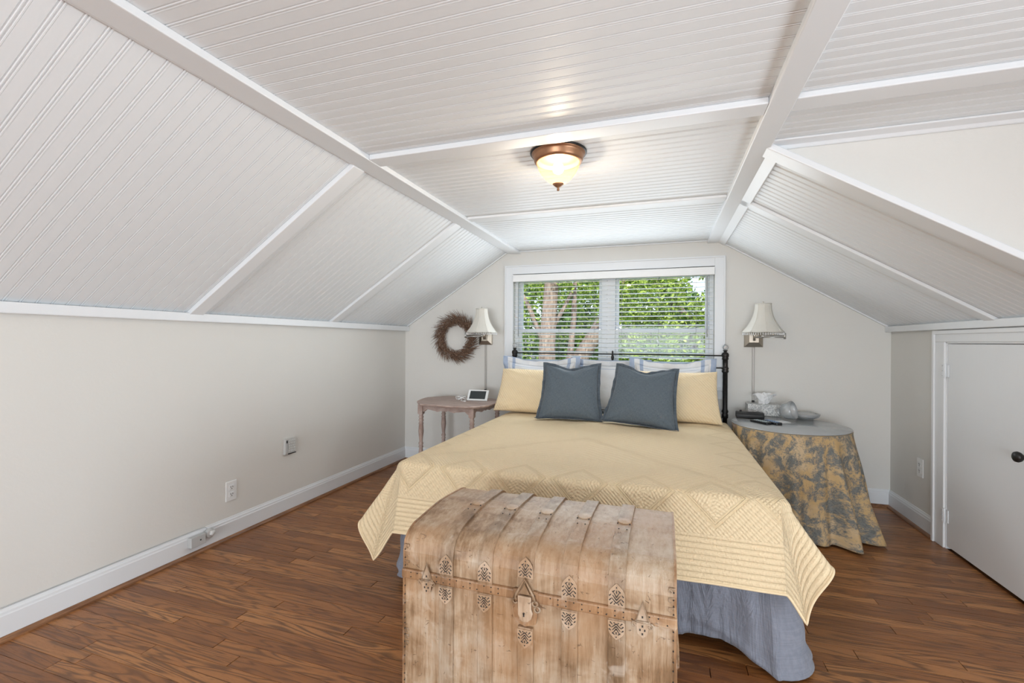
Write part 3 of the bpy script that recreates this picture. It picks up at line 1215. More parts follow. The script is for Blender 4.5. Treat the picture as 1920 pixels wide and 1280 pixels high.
def skirt_pt(u, v):
    i = round(u * (len(SP) - 1))
    x, y, nx, ny = SP[i]
    l = SL[i]
    f = 1 - v
    corner = math.exp(-(((x - BX1) ** 2 + (y - BF) ** 2) / .018))
    w = (math.sin(l * 19 + 1.8 * math.sin(l * 5)) * .020 + math.sin(l * 43 + 2 * math.sin(l * 9)) * .011 * (1 - .4 * f) + math.sin(l * 95 + 1) * .004 * (1 - .6 * f) + .006 * math.sin(l * 31 + v * 22 + 3 * math.sin(v * 9)) * f
         + .016 * (1 - abs(math.sin(l * 8.5 + .6 * math.sin(l * 3) + .25 * v))) ** 3 + .009 * (1 - abs(math.sin(l * 20.3 + 1 + .5 * v))) ** 3)
    out = .012 + f * (.030 + .075 * corner) + w * (.25 + .9 * f) + .006 * math.sin(v * 16 + l * 13) * f
    zb = .012 + .022 * (1 + math.sin(l * 9.5 + .8)) * (1 - corner)
    z = zb + (.405 - zb) * v
    return (x + nx * out, y + ny * out, z)


mb = MB().grid(skirt_pt, len(SP) - 1, 26, lambda u, v: (SL[round(u * (len(SP) - 1))], v * .4))
o = part('bed_skirt', mb, skirt_m, None, solid=.002, loc=(-.4, 2.95, 0))
tag(o, 'gathered grey-blue bed skirt hanging to the floor beneath the yellow quilt', 'bed skirt')


# ------------------------------------------------------------------ pillows
def pillow(name, w_, h_, t_, mat, loc, lean, yaw, label, cat='pillow', group=None, roll=0.0, flange=0, fmat=None, seed=1, sag=.0, pinch=.06, top_v=0.0, edge=None, nn=44, taper=.0, floppy=1.0):
    """stands on its lower edge at loc; lean tips its top backwards (+Y)"""
    rr = random.Random(seed)
    ph = [rr.uniform(0, 6.28) for _ in range(8)]

    def outline(u, v):
        # u, v in -1..1
        x = w_ / 2 * u * (1 - pinch * (1 - v * v)) * (1 - taper * v)
        z = h_ / 2 * v * (1 - pinch * (1 - u * u))
        if v > 0:
            z -= top_v * math.exp(-(u / .45) ** 2) * v ** 2
        z -= sag * abs(u) ** 3 * (1 if v > 0 else 0) * v
        return x, z + h_ / 2

    def pt(u, v, side):
        x, z = outline(u, v)
        q = max(0, 1 - u * u) * max(0, 1 - v * v)
        th = t_ / 2 * (q ** .42)
        # belly lower down
        th *= 1 + .12 * (-v)
        wr = (math.sin(u * 6 + v * 4 + ph[0]) * .5 + math.sin(u * 11 - v * 8 + ph[1]) * .35 + math.sin(v * 15 + u * 5 + ph[2]) * .25)
        # wrinkles radiating from the corners
        c_ = 0
        for k, (cu, cv) in enumerate(((-1, -1), (1, -1), (1, 1), (-1, 1))):
            du, dv = u - cu, v - cv
            rad = math.hypot(du, dv)
            an = math.atan2(dv, du)
            c_ += math.sin(an * 13 + ph[3 + k]) * math.exp(-rad * 2.2) * min(1, rad * 5)
        th += (wr * .0045 + c_ * .012) * (q ** .3)
        return (x, -side * th, z)
    N_ = nn
    R = thing(name, loc, label, cat, group, (-lean, roll, yaw))
    R.rotation_mode = 'XYZ'
    m1 = MB()
    for side in (1, -1):
        m1.grid(lambda u, v: pt(math.sin((2 * u - 1) * PI / 2), math.sin((2 * v - 1) * PI / 2), side), N_, N_,
                lambda u, v: ((math.sin((2 * u - 1) * PI / 2)) * w_ / 2, (math.sin((2 * v - 1) * PI / 2)) * h_ / 2))
    body = part('cushion' if not edge else 'pillow_body', m1, mat, R, world=False, merge=False)
    if edge:
        at_ = body.data.attributes.new('edge', 'FLOAT_VECTOR', 'POINT')
        vv = []
        for side in (1, -1):
            for j in range(N_ + 1):
                for i in range(N_ + 1):
                    uu, vq = math.sin((2 * i / N_ - 1) * PI / 2), math.sin((2 * j / N_ - 1) * PI / 2)
                    vv += [edge + (1 - abs(uu)) * w_ / 2, edge + (1 - abs(vq)) * h_ / 2, 0]
        at_.data.foreach_set('vector', vv)
    if flange:
        ring = []
        n1 = 40
        for k in range(n1):
            ring.append((-1 + 2 * k / n1, -1))
        for k in range(n1):
            ring.append((1, -1 + 2 * k / n1))
        for k in range(n1):
            ring.append((1 - 2 * k / n1, 1))
        for k in range(n1):
            ring.append((-1, 1 - 2 * k / n1))
        V, U, E_ = [], [], []
        for i, (u, v) in enumerate(ring):
            x, z = outline(u, v)
            nx = 1 if u == 1 and abs(v) < 1 else (-1 if u == -1 and abs(v) < 1 else 0)
            nz = 1 if v == 1 and abs(u) < 1 else (-1 if v == -1 and abs(u) < 1 else 0)
            if abs(u) == 1 and abs(v) == 1:
                nx, nz = u * 1.0, v * 1.0
            for lv in range(4):
                f = (lv / 3)
                wv = floppy * f * (.010 * math.sin(i * .33 + ph[1]) + .005 * math.sin(i * .9 + ph[2]))
                zz = z + nz * flange * f
                if nz < 0:
                    zz = z + (.002 - z) * f * .9 + .0
                    wv = wv * .4 - f * .03
                V.append((x + nx * flange * f, wv, max(zz, .0)))
                U.append((x, z))
                E_ += [edge * (1 - f) * (1 if nx else 0) + (edge + (1 - abs(u)) * w_ / 2) * (0 if nx else 1) if edge else 0, (edge * (1 - f) if nz else edge + .05) if edge else 0, 0]
        nr = len(ring)
        F = []
        for i in range(nr):
            j = (i + 1) % nr
            for lv in range(3):
                F.append((i * 4 + lv, j * 4 + lv, j * 4 + lv + 1, i * 4 + lv + 1))
        fo = part('flange', MB().add(V, F, U, smooth=True), fmat or mat, R, world=False, solid=.003)
        if edge:
            a2 = fo.data.attributes.new('edge', 'FLOAT_VECTOR', 'POINT')
            a2.data.foreach_set('vector', E_)
    return R


ZB = ZQ + .003
G1 = 'white and blue striped pillows along the headboard'
pillow('striped_pillow', .585, .395, .15, stripe_m, (-1.002, 3.735, ZB), .24, .03, 'white pillow with blue border stripes behind the yellow sham near the wreath', 'pillow', G1, flange=.05, floppy=2.0, seed=3, edge=.05, sag=-.015, top_v=.012, roll=.0)
pillow('striped_pillow', .57, .385, .15, stripe_m, (-.425, 3.862, ZB), .06, .0, 'white pillow with blue border stripes in the gap between the two slate cushions', 'pillow', G1, flange=.05, floppy=2.0, seed=5, edge=.05, top_v=.0)
pillow('striped_pillow', .565, .395, .15, stripe_m, (.060, 3.735, ZB), .24, -.02, 'white pillow with blue border stripes behind the yellow sham near the round clothed table', 'pillow', G1, flange=.05, floppy=2.0, taper=.02, seed=9, edge=.05, sag=-.02, top_v=.01)
G2 = 'yellow quilted pillow shams'
pillow('yellow_sham', .66, .375, .16, sham_m, (-.985, 3.525, ZB), .40, .02, 'yellow quilted pillow sham on the wreath side of the bed', 'pillow', G2, seed=12, pinch=.045, sag=.01, roll=.03, taper=.04)
pillow('yellow_sham', .66, .385, .16, sham_m, (.055, 3.505, ZB), .40, -.03, 'yellow quilted pillow sham on the side of the iron post by the clothed table', 'pillow', G2, seed=15, pinch=.045, sag=-.01, taper=.04)
G3 = 'slate blue linen cushions'
pillow('slate_cushion', .435, .425, .17, blue_linen, (-.655, 3.300, ZB), .36, .05, 'slate blue linen cushion leaning upright against the wreath-side yellow sham', 'cushion', G3, flange=.020, fmat=blue_edge, seed=21, pinch=.085, top_v=.03, taper=.07)
pillow('slate_cushion', .445, .425, .17, blue_linen, (-.160, 3.235, ZB), .40, -.12, 'slate blue linen cushion tilted sideways, in front of the yellow sham by the iron post', 'cushion', G3, flange=.020, fmat=blue_edge, seed=27, pinch=.085, top_v=.035, roll=.07, taper=.10)

# ------------------------------------------------------------------ trunk
TX0, TX1, TY0, TY1 = -.764, .034, 1.245, 1.735
tr = thing('steamer_trunk', ((TX0 + TX1) / 2, (TY0 + TY1) / 2, 0), 'distressed cream dome-top steamer trunk with wooden slats, at the foot of the bed', 'trunk')
part('body', MB().box(TX0, TX1, TY0, TY1, .012, .466), trunk_m, tr, bevel=.006)


def dome(off=0.0, z0=.490):
    P = [(TY0 - off, z0), (TY0 - off, .545), (TY0 + .006 - off, .572)]
    # front shoulder
    cx, cz, rx_, rz = TY0 + .085, .560, .083 + off, .052 + off
    for k in range(1, 9):
        a = PI - PI / 2 * k / 8
        P.append((cx + rx_ * math.cos(a), cz + rz * math.sin(a)))
    mid = (TY0 + TY1) / 2
    P.append((mid - .06, .620 + off))
    P.append((mid, .6225 + off))
    P.append((mid + .06, .620 + off))
    cx = TY1 - .085
    for k in range(0, 9):
        a = PI / 2 - PI / 2 * k / 8
        P.append((cx + rx_ * math.cos(a), cz + rz * math.sin(a)))
    P += [(TY1 + off, z0)]
    return P


part('lid', MB().prism(dome(), 'x', TX0, TX1, smooth=False), trunk_m, tr, bevel=.004)
part('lid_lip', MB().box(TX0 - .004, TX1 + .004, TY0 - .010, TY1 + .010, .464, .494), lip_m, tr, bevel=.005)
part('bottom_rim', MB().box(TX0 - .004, TX1 + .004, TY0 - .010, TY1 + .010, 0, .045), lip_m, tr, bevel=.005)
SX = (-.615, -.490, -.366, -.241, -.114)


def ornament(parent, xc, z0, z1, yf, up=True, lean=0.0, w_=.044):
    """pierced cast plate: an arch on a slat end; up: its point is at the top"""
    h = z1 - z0
    pts = [(-.5, 0), (-.5, .38), (-.46, .60), (-.34, .76), (-.16, .90), (0, 1.0), (.16, .90), (.34, .76), (.46, .60), (.5, .38), (.5, 0)]

    def P(q):
        zz = q[1] if up else 1 - q[1]
        return (xc + q[0] * w_, z0 + zz * h)
    poly = [P(q) for q in pts]
    po = part('ornament', MB().prism(poly, 'y', yf - .003, yf), plate_m, parent, bevel=.0008, seg=1)
    q = MB()

    def stroke(a, b, t=.0016):
        A, B = Vector(P(a)), Vector(P(b))
        d = (B - A).normalized()
        n = Vector((-d.y, d.x)) * t
        q.prism([tuple(A - n), tuple(A + n), tuple(B + n * .4), tuple(B - n * .4)], 'y', yf - .0042, yf - .002)
    for k in range(3):
        yy = .14 + .13 * k
        stroke((0, yy), (.28 - .05 * k, yy + .22), .0013)
        stroke((0, yy), (-.28 + .05 * k, yy + .22), .0013)
    for sx in (-1, 1):
        stroke((sx * .36, .08), (sx * .22, .20), .0014)
        stroke((sx * .42, .24), (sx * .30, .34))
        stroke((sx * .42, .44), (sx * .32, .52))
        stroke((sx * .24, .62), (sx * .10, .70))
        stroke((sx * .14, .08), (sx * .08, .15), .0012)
    stroke((0, .58), (0, .70), .0017)
    stroke((0, .80), (0, .86), .0018)
    part('piercing', q, pierce_m, po)
    return po


for i, sx in enumerate(SX):
    part('body_slat', MB().box(sx - .0225, sx + .0225, TY0 - .012, TY0 + .002, .045, .466 if i != 2 else .392), slat_m, tr, bevel=.003)
    d0 = [(y - (0 if y > TY0 + .03 else 0), z) for y, z in dome(.009)]
    part('lid_slat', MB().prism(d0, 'x', sx - .022, sx + .022), slat_m, tr, bevel=.003)
    if i == 2:
        ornament(tr, sx, .335, .388, TY0 - .012, up=False)
        ornament(tr, sx, .532, .590, TY0 - .009, up=True)
    else:
        ornament(tr, sx, .412, .463, TY0 - .012, up=False)
        ornament(tr, sx, .500, .560, TY0 - .009, up=True)
    # round medallion on the top of the lid
    m_ = part('medallion', MB().lathe([(.0, .0), (.0215, .0), (.0215, .0018), (.018, .0028), (.012, .0022), (.009, .0034), (0, .0036)], (sx, 1.485, .6312), 28, squash=1.0), plate_m, tr)
    q = MB()
    for sgn in (-1, 1):
        q.lathe([(0, 0), (.0026, 0), (.0022, .0022), (0, .003)], (sx + sgn * .0185, 1.462, .6315), 8)
        q.lathe([(0, 0), (.0022, 0), (.0018, .0018), (0, .0024)], (sx + sgn * .012, 1.425, .6295), 8)
    tag(part('nails', q, pierce_m, m_), kind='stuff')


def curl(q, x, z, r, y, a0, a1, t=.0022):
    q.tube([(x + r * math.cos(a0 + (a1 - a0) * k / 10), y, z + r * math.sin(a0 + (a1 - a0) * k / 10)) for k in range(11)], t, 6)


# side latches
for lx in (-.678, -.0475):
    q = MB()
    yl = TY0 - .014
    q.prism([(lx, .521), (lx + .016, .478), (lx + .024, .468), (lx + .016, .460), (lx + .012, .440), (lx, .430), (lx - .012, .440), (lx - .016, .460), (lx - .024, .468), (lx - .016, .478)], 'y', yl, yl + .004)
    la = part('latch', q, plate_m, tr, bevel=.001)
    q = MB()
    q.tube([(lx - .016, yl - .001, .476), (lx, yl - .001, .524), (lx + .016, yl - .001, .476)], .0022, 6)
    curl(q, lx - .021, .466, .006, yl - .001, 0, 5)
    curl(q, lx + .021, .466, .006, yl - .001, 3.1, 8)
    q.tube([(lx - .016, yl - .002, .474), (lx + .016, yl - .002, .474)], .003, 6)
    part('latch_scroll', q, slat_m, la)
    q = MB()
    for a, b in ((0, .462), (-.006, .452), (.006, .452), (0, .442), (0, .486)):
        q.box(lx + a - .0018, lx + a + .0018, yl - .0012, yl + .001, b - .0025, b + .0025)
    part('piercing', q, pierce_m, la)
# centre hasp
lx = -.366
q = MB()
yl = TY0 - .016
q.prism([(lx - .020, .485), (lx + .020, .485), (lx + .020, .450), (lx + .024, .438), (lx + .020, .424), (lx + .010, .414), (lx - .004, .412), (lx - .014, .418), (lx - .019, .432)], 'y', yl - .006, yl + .004)
ha = part('hasp', q, plate_m, tr, bevel=.003)
q = MB()
q.tube([(lx - .030, yl - .002, .474), (lx - .024, yl - .002, .490), (lx, yl - .002, .532), (lx + .024, yl - .002, .490), (lx + .030, yl - .002, .474)], .0036, 8)
curl(q, lx - .028, .468, .007, yl - .002, 1, 6, .003)
curl(q, lx + .030, .468, .007, yl - .002, 2, 8, .003)
curl(q, lx + .036, .452, .008, yl, 2, 8, .0025)
q.prism([(lx - .016, .490), (lx + .016, .490), (lx, .518)], 'y', yl - .003, yl + .002)
part('hasp_scroll', q, slat_m, ha)
part('keyhole', MB().box(lx - .003, lx + .001, yl - .0072, yl - .005, .429, .437).lathe([(0, 0), (.003, 0), (.003, .001), (0, .001)], (lx - .001, yl - .0062, .438), 8, rot=Matrix.Rotation(PI / 2, 3, 'X')), pierce_m, ha)
part('lock_plate', MB().prism([(lx - .036, .497), (lx + .036, .497), (lx + .038, .45), (lx + .030, .405), (lx, .394), (lx - .030, .405), (lx - .038, .45)], 'y', TY0 - .0115, TY0 - .002), lip_m, tr, bevel=.002)
# edge clasps
q = MB()
for x, sg in ((TX0, 1), (TX1, -1)):
    for z in (.51, .535, .56, .30, .28, .26):
        curl(q, x + sg * .012, z, .0055, TY0 - .001, 0, 5.0, .0017)
        q.tube([(x + sg * .001, TY0 - .001, z + .006), (x + sg * .018, TY0 - .001, z + .006)], .0016, 6)
tag(part('corner_scrolls', q, slat_m, tr), kind='stuff')
for x0, x1 in ((TX0 - .0025, TX0 + .004), (TX1 - .004, TX1 + .0025)):
    part('edge_strip', MB().prism(dome(.002, .49), 'x', x0, x1), lip_m, tr)
    part('edge_strip', MB().box(x0, x1, TY0 - .003, TY0 + .02, .045, .466), lip_m, tr)
rr = random.Random(4)
q = MB()
for x in (TX0 + .001, TX1 - .001):
    z = .06
    while z < .56:
        q.lathe([(0, 0), (.0022, 0), (.0016, .0016), (0, .002)], (x + (.004 if x < -.5 else -.004), TY0 - .0025, z), 7, rot=Matrix.Rotation(PI / 2, 3, 'X'))
        z += rr.uniform(.014, .03)
x = TX0 + .03
while x < TX1:
    for z in (.4735, .487):
        if rr.random() < .6:
            q.lathe([(0, 0), (.0020, 0), (.0015, .0016), (0, .002)], (x, TY0 - .010, z), 7, rot=Matrix.Rotation(PI / 2, 3, 'X'))
    x += .022
tag(part('tacks', q, pierce_m, tr), kind='stuff')
# handle brackets at the ends
for x, sg in ((TX0, -1), (TX1, 1)):
    for ym in (TY0 + .10, TY1 - .10):
        part('handle_bracket', MB().box(min(x, x + sg * .007), max(x, x + sg * .007), ym - .03, ym + .03, .26, .33), lip_m, tr, bevel=.002)
    part('handle', MB().tube([(x + sg * .007, TY0 + .10, .30), (x + sg * .010, TY0 + .18, .27), (x + sg * .011, (TY0 + TY1) / 2, .262), (x + sg * .010, TY1 - .18, .27), (x + sg * .007, TY1 - .10, .30)], .006, 8), lip_m, tr)

# ------------------------------------------------------------------ side table by the wreath
ZT = .680
OUT = [(-2.03, 3.50), (-1.915, 3.345), (-1.455, 3.32), (-1.355, 3.46), (-1.355, 3.74), (-1.47, 3.89), (-1.94, 3.905), (-2.07, 3.75)]


def off(poly, d):
    cx_ = sum(p[0] for p in poly) / len(poly)
    cy_ = sum(p[1] for p in poly) / len(poly)
    out = []
    for x_, y_ in poly:
        v_ = Vector((x_ - cx_, y_ - cy_))
        v_ = v_ * (1 - d / v_.length)
        out.append((cx_ + v_.x, cy_ + v_.y))
    return out


st = thing('side_table', (-1.69, 3.62, 0), 'pinkish pickled-wood side table with turned legs and scalloped apron, beneath the wreath', 'table')


def densify(poly, n=6, bow=.018):
    o_ = []
    for i in range(len(poly)):
        a, b = Vector(poly[i]), Vector(poly[(i + 1) % len(poly)])
        d_ = (b - a)
        nrm = Vector((d_.y, -d_.x)).normalized()
        if nrm.dot((a + b) / 2 - Vector((-1.69, 3.62))) < 0:
            nrm = -nrm
        for k in range(n):
            t_ = k / n
            o_.append(tuple(a + d_ * t_ + nrm * bow * math.sin(PI * t_) * (d_.length / .45)))
    return o_


top = densify(OUT)
mb = MB()
layers = [(ZT, .006), (ZT - .004, .0), (ZT - .010, .0), (ZT - .014, .006), (ZT - .018, .008), (ZT - .022, .014)]
V, F = [], []
for z, d_ in layers:
    V += [(x_, y_, z) for x_, y_ in off(top, d_)]
n = len(top)
F.append(tuple(range(n)))
F.append(tuple(range((len(layers) - 1) * n, len(layers) * n))[::-1])
for k in range(len(layers) - 1):
    for i in range(n):
        j = (i + 1) % n
        F.append((k * n + i, k * n + j, (k + 1) * n + j, (k + 1) * n + i))
mb.add(V, F)
part('table_top', mb, pink_wood, st)
legs = [(-1.975, 3.49), (-1.500, 3.40), (-1.375, 3.60), (-1.52, 3.83), (-1.985, 3.80)]
legs = [(-1.955, 3.44), (-1.470, 3.405), (-1.405, 3.82), (-1.935, 3.82)]
lp = [(0, 0), (.012, 0), (.017, .012), (.012, .03), (.014, .05), (.018, .055), (.014, .065), (.019, .09), (.023, .16), (.020, .25), (.015, .29), (.021, .30), (.015, .31), (.021, .33), (.014, .345),
      (.016, .37), (.023, .43), (.018, .49), (.022, .50), (.015, .51), (.022, .525), (.016, .54), (.022, .553), (.016, .566), (.022, .58), (.018, .585)]
for lx_, ly_ in legs:
    l_ = part('leg', MB().lathe(lp, (lx_, ly_, 0), 16), pink_wood, st)
    part('leg_block', MB().box(lx_ - .022, lx_ + .022, ly_ - .022, ly_ + .022, .580, ZT - .020), pink_wood, l_, bevel=.002)


def apron(a, b):
    a, b = Vector(a), Vector(b)
    n_ = 24
    L_ = (b - a).length
    pts = []
    for k in range(n_ + 1):
        t_ = k / n_
        e = .028
        if t_ < .12 or t_ > .88:
            dz = .070 - .02 * min(t_, 1 - t_) / .12
        else:
            q_ = (t_ - .12) / .76
            dz = .038 + .016 * (.5 - .5 * math.cos(q_ * PI * 4)) * (1 if .25 < q_ < .75 else .6) + (.012 if .45 < q_ < .55 else 0)
        pts.append((t_, ZT - .02 - dz))
    V, F = [], []
    d_ = (b - a).normalized()
    nn_ = Vector((-d_.y, d_.x)) * .008
    for t_, z in pts:
        p = a + (b - a) * t_
        for s_ in (-1, 1):
            V.append((p.x + s_ * nn_.x, p.y + s_ * nn_.y, ZT - .021))
            V.append((p.x + s_ * nn_.x, p.y + s_ * nn_.y, z))
    for k in range(n_):
        q = k * 4
        F += [(q, q + 4, q + 5, q + 1), (q + 2, q + 3, q + 7, q + 6), (q + 1, q + 5, q + 7, q + 3), (q, q + 2, q + 6, q + 4)]
    F += [(0, 1, 3, 2), (n_ * 4, n_ * 4 + 2, n_ * 4 + 3, n_ * 4 + 1)]
    return MB().add(V, F)


for i in range(4):
    part('apron', apron(legs[i], legs[(i + 1) % 4]), pink_wood, st)

# tablet / digital frame and charging cord
df = thing('digital_frame', (-1.50, 3.70, ZT), 'small white-framed digital display leaning on its stand on the side table', 'display', None, (0, 0, 0))
fr = MB()
W_, H_ = .185, .108
le = math.radians(38)
RM = Matrix.Translation((-1.535, 3.66, ZT + .003)) @ Matrix.Rotation(.10, 4, 'Z') @ Matrix.Rotation(-le, 4, 'X')


def xf(mb_):
    mb_.v = [tuple(RM @ Vector(p)) for p in mb_.v]
    return mb_


part('frame', xf(MB().box(-W_ / 2, W_ / 2, -.006, .006, 0, H_)), white_plastic, df, bevel=.003)
part('screen', xf(MB().box(-W_ / 2 + .020, W_ / 2 - .022, -.0072, -.005, .014, H_ - .014)), screen_m, df)
part('stand', MB().box(-1.50, -1.47, 3.70, 3.752, ZT, ZT + .012).prism([(3.715, ZT), (3.752, ZT), (3.748, ZT + .07), (3.722, ZT + .075)], 'x', -1.496, -1.474), black_plastic, df)
cc = []
rr = random.Random(3)
for i in range(60):
    a = i * .55
    cc.append((-1.685 + .038 * math.cos(a) * (1 + .3 * math.sin(i * .7)), 3.66 + .034 * math.sin(a), ZT + .004 + .028 * abs(math.sin(i * .41)) + .012 * (i % 3) / 3))
o = part('charging_cord', MB().tube(cc + [(-1.66, 3.60, ZT + .004), (-1.62, 3.585, ZT + .004)], .0026, 6), white_plastic, None, loc=(-1.665, 3.66, ZT))
tag(o, 'coiled white charging cord in a tangle beside the digital display', 'cord')
part('plug', MB().box(-1.625, -1.605, 3.578, 3.592, ZT + .001, ZT + .010), white_plastic, o, bevel=.002)

# ------------------------------------------------------------------ wreath
WC = (-1.905, D - .045, 1.230)
wr = thing('twig_wreath', WC, 'round brown dried-twig wreath hanging on the wall beneath the sloped ceiling', 'wreath')
ring = [(WC[0] + .150 * math.cos(a), WC[1] + .014, WC[2] + .158 * math.sin(a)) for a in [2 * PI * k / 48 for k in range(49)]]
part('ring', MB().tube(ring, .015, 8), twig, wr)
rr = random.Random(8)
q = MB()
for i in range(900):
    a = rr.uniform(0, 2 * PI)
    r0 = rr.uniform(.108, .185)
    L_ = rr.uniform(.06, .125)
    p = Vector((WC[0] + r0 * math.cos(a), WC[1] + rr.uniform(-.03, .022), WC[2] + r0 * 1.04 * math.sin(a)))
    an = a + PI / 2 - rr.uniform(.25, .85)
    an2 = an
    d_ = Vector((math.cos(an2), rr.uniform(-.25, .08), math.sin(an2)))
    m_ = p + d_ * L_ * .5 + Vector((rr.uniform(-.004, .004), rr.uniform(-.004, .004), rr.uniform(-.004, .004)))
    e_ = p + d_ * L_
    e_.y = min(e_.y, D - .004)
    m_.y = min(m_.y, D - .005)
    q.tube([tuple(p), tuple(m_), tuple(e_)], [.0010, .0021, .0006], 4, smooth=False)
tag(part('twigs', q, twig, wr), kind='stuff')


# ------------------------------------------------------------------ swing-arm lamps
def sconce(xp, zp, xs, ys, armx, cord_bottom, label):
    """xp,zp plate centre; xs,ys shade axis; armx elbow of the folded arm"""
    r = thing('wall_lamp', (xp, D, zp), label, 'lamp', 'swing-arm wall lamps')
    hw, hh = .068, .072
    pl = MB()
    V = []
    lv = [(0, 1.0, 1.0), (.010, 1.0, 1.0), (.014, .93, .93), (.017, .93, .93), (.034, .52, .52), (.036, .50, .50)]
    for y_, a_, b_ in lv:
        V += [(xp - hw * a_, D - y_, zp - hh * b_), (xp + hw * a_, D - y_, zp - hh * b_), (xp + hw * a_, D - y_, zp + hh * b_), (xp - hw * a_, D - y_, zp + hh * b_)]
    F = [(0, 1, 2, 3), (20, 21, 22, 23)]
    for k in range(5):
        for i in range(4):
            F.append((k * 4 + i, k * 4 + (i + 1) % 4, k * 4 + 4 + (i + 1) % 4, k * 4 + 4 + i))
    part('wall_plate', pl.add(V, F), nickel, r, bevel=.001)
    sg = 1 if armx > xp else -1
    za = zp + .012
    part('swivel', MB().lathe([(0, -.034), (.0085, -.034), (.0085, .03), (.006, .034), (0, .034)], (xp - sg * .0, D - .052, za), 14).tube([(xp, D - .036, za), (xp, D - .052, za)], .007, 10), nickel, r)
    part('arm', MB().tube([(xp, D - .052, za - .006), (armx, D - .115, za - .006)], .0052, 8), steel, r)
    part('elbow', MB().lathe([(0, -.02), (.009, -.02), (.009, .026), (0, .026)], (armx, D - .115, za), 12), steel, r)
    part('arm', MB().tube([(armx, D - .115, za + .010), (xs, ys, za + .004)], .0055, 8), steel, r)
    part('lamp_stem', MB().lathe([(0, -.012), (.010, -.012), (.010, .008), (.006, .012), (.006, .03), (.014, .034), (.014, .085), (.0, .087)], (xs, ys, za), 14), steel, r)
    zs0, zs1 = za + .030, za + .242
    # bell shade
    n_, m_ = 96, 14
    V, F = [], []
    for k in range(m_ + 1):
        t_ = k / m_
        rad = .142 - .087 * (1 - (1 - t_) ** 2.2)
        for i in range(n_):
            a = 2 * PI * i / n_
            seam = abs(((a / (2 * PI) * 8) % 1) - .5) * 2
            rr_ = rad * (1 - .035 * (1 - seam) ** 1.0 * .9 * (1 - t_ * .3) + .006 * math.exp(-((seam - 1) / .05) ** 2))
            zz_ = zs0 + (zs1 - zs0) * t_
            if k == 0:
                zz_ -= .004 * (1 - seam)
            V.append((xs + rr_ * math.cos(a), ys + rr_ * math.sin(a), zz_))
    for k in range(m_):
        for i in range(n_):
            j = (i + 1) % n_
            F.append((k * n_ + i, k * n_ + j, (k + 1) * n_ + j, (k + 1) * n_ + i))
    sh = part('lamp_shade', MB().add(V, F, smooth=True), shade_cloth, r, solid=.0015)
    q = MB()
    for k in range(8):
        a = 2 * PI * (k + .5) / 8 - PI / 8 * 0
        a = 2 * PI * k / 8
        pts_ = []
        for t2 in range(0, m_ + 1):
            t_ = t2 / m_
            rad = .142 - .087 * (1 - (1 - t_) ** 2.2) + .001
            pts_.append((xs + rad * math.cos(a), ys + rad * math.sin(a), zs0 + (zs1 - zs0) * t_))
        q.tube(pts_, .0018, 5)
    for zz_, rad in ((zs0, .1385), (zs1, .0545)):
        q.tube([(xs + rad * math.cos(2 * PI * k / 40), ys + rad * math.sin(2 * PI * k / 40), zz_) for k in range(41)], .0024, 5)
    part('shade_piping', q, shade_cloth, sh)
    q = MB()
    nb = 54
    for k in range(nb):
        a = 2 * PI * k / nb
        bx_, by_ = xs + .1375 * math.cos(a), ys + .1375 * math.sin(a)
        ln = .022
        q.lathe([(0, -ln), (.0022, -ln + .002), (.0032, -ln + .006), (.0014, -ln + .011), (.0024, -ln + .015), (.0012, -ln + .018), (0, 0)], (bx_, by_, zs0 - .001), 6)
    part('beaded_fringe', q, M('pearl_beads', (.80, .80, .80), .2), sh)
    part('lamp_finial', MB().lathe([(0, -.01), (.004, -.01), (.003, .004), (.006, .010), (.004, .016), (0, .018)], (xs, ys, zs1), 10).box(xs - .054, xs + .054, ys - .0015, ys + .0015, zs1 - .004, zs1 - .002), nickel, sh)
    part('cord_cover', MB().box(xp - .0085, xp + .0085, D - .012, D, cord_bottom, zp - hh), cord_grey, r, bevel=.003)
    part('outlet_cap', MB().box(xp - .010, xp + .010, D - .016, D, cord_bottom - .03, cord_bottom + .008), black_plastic, r, bevel=.003)
    return r


sconce(-1.610, 1.238, -1.560, D - .235, -1.775, .735, 'fringed ivory swing-arm lamp overlapping the wreath, above the pinkish side table')
sconce(.680, 1.238, .706, D - .235, .875, .735, 'fringed ivory swing-arm lamp on the wall above the round clothed table')

# ------------------------------------------------------------------ round table, cloth, glass top
RTC = (.812, 3.535)
RR = .352
ZR = .640
rt = thing('round_table', (RTC[0], RTC[1], 0), 'round pedestal table hidden under the toile cloth beside the bed', 'table')
part('table_top', MB().lathe([(0, ZR - .03), (RR - .012, ZR - .03), (RR - .006, ZR - .022), (RR - .006, ZR - .008), (RR - .012, ZR - .003), (0, ZR - .003)], (*RTC, 0), 48), pink_wood, rt)
part('pedestal', MB().lathe([(0, .02), (.05, .02), (.05, .05), (.03, .09), (.028, .35), (.04, .45), (.03, .60), (0, .61)], (*RTC, 0), 16), pink_wood, rt)
for k in range(3):
    a = 2 * PI * k / 3 + .4
    part('leg', MB().tube([(RTC[0], RTC[1], .10), (RTC[0] + .14 * math.cos(a), RTC[1] + .14 * math.sin(a), .09), (RTC[0] + .26 * math.cos(a), RTC[1] + .26 * math.sin(a), .018)], [.02, .018, .014], 8), pink_wood, rt)

# pleats: (angle in degrees, amplitude, width in degrees); 0 = +X, -90 = towards the camera
PLEATS = [(-10, .13, 8), (-35, .20, 9), (-60, .19, 8), (-79, .08, 6), (-97, .11, 6), (-118, .10, 7), (-138, .10, 7), (-158, .07, 7), (-175, .05, 9), (20, .06, 12), (160, .03, 12), (60, .02, 12), (100, .01, 10), (130, .02, 10)]


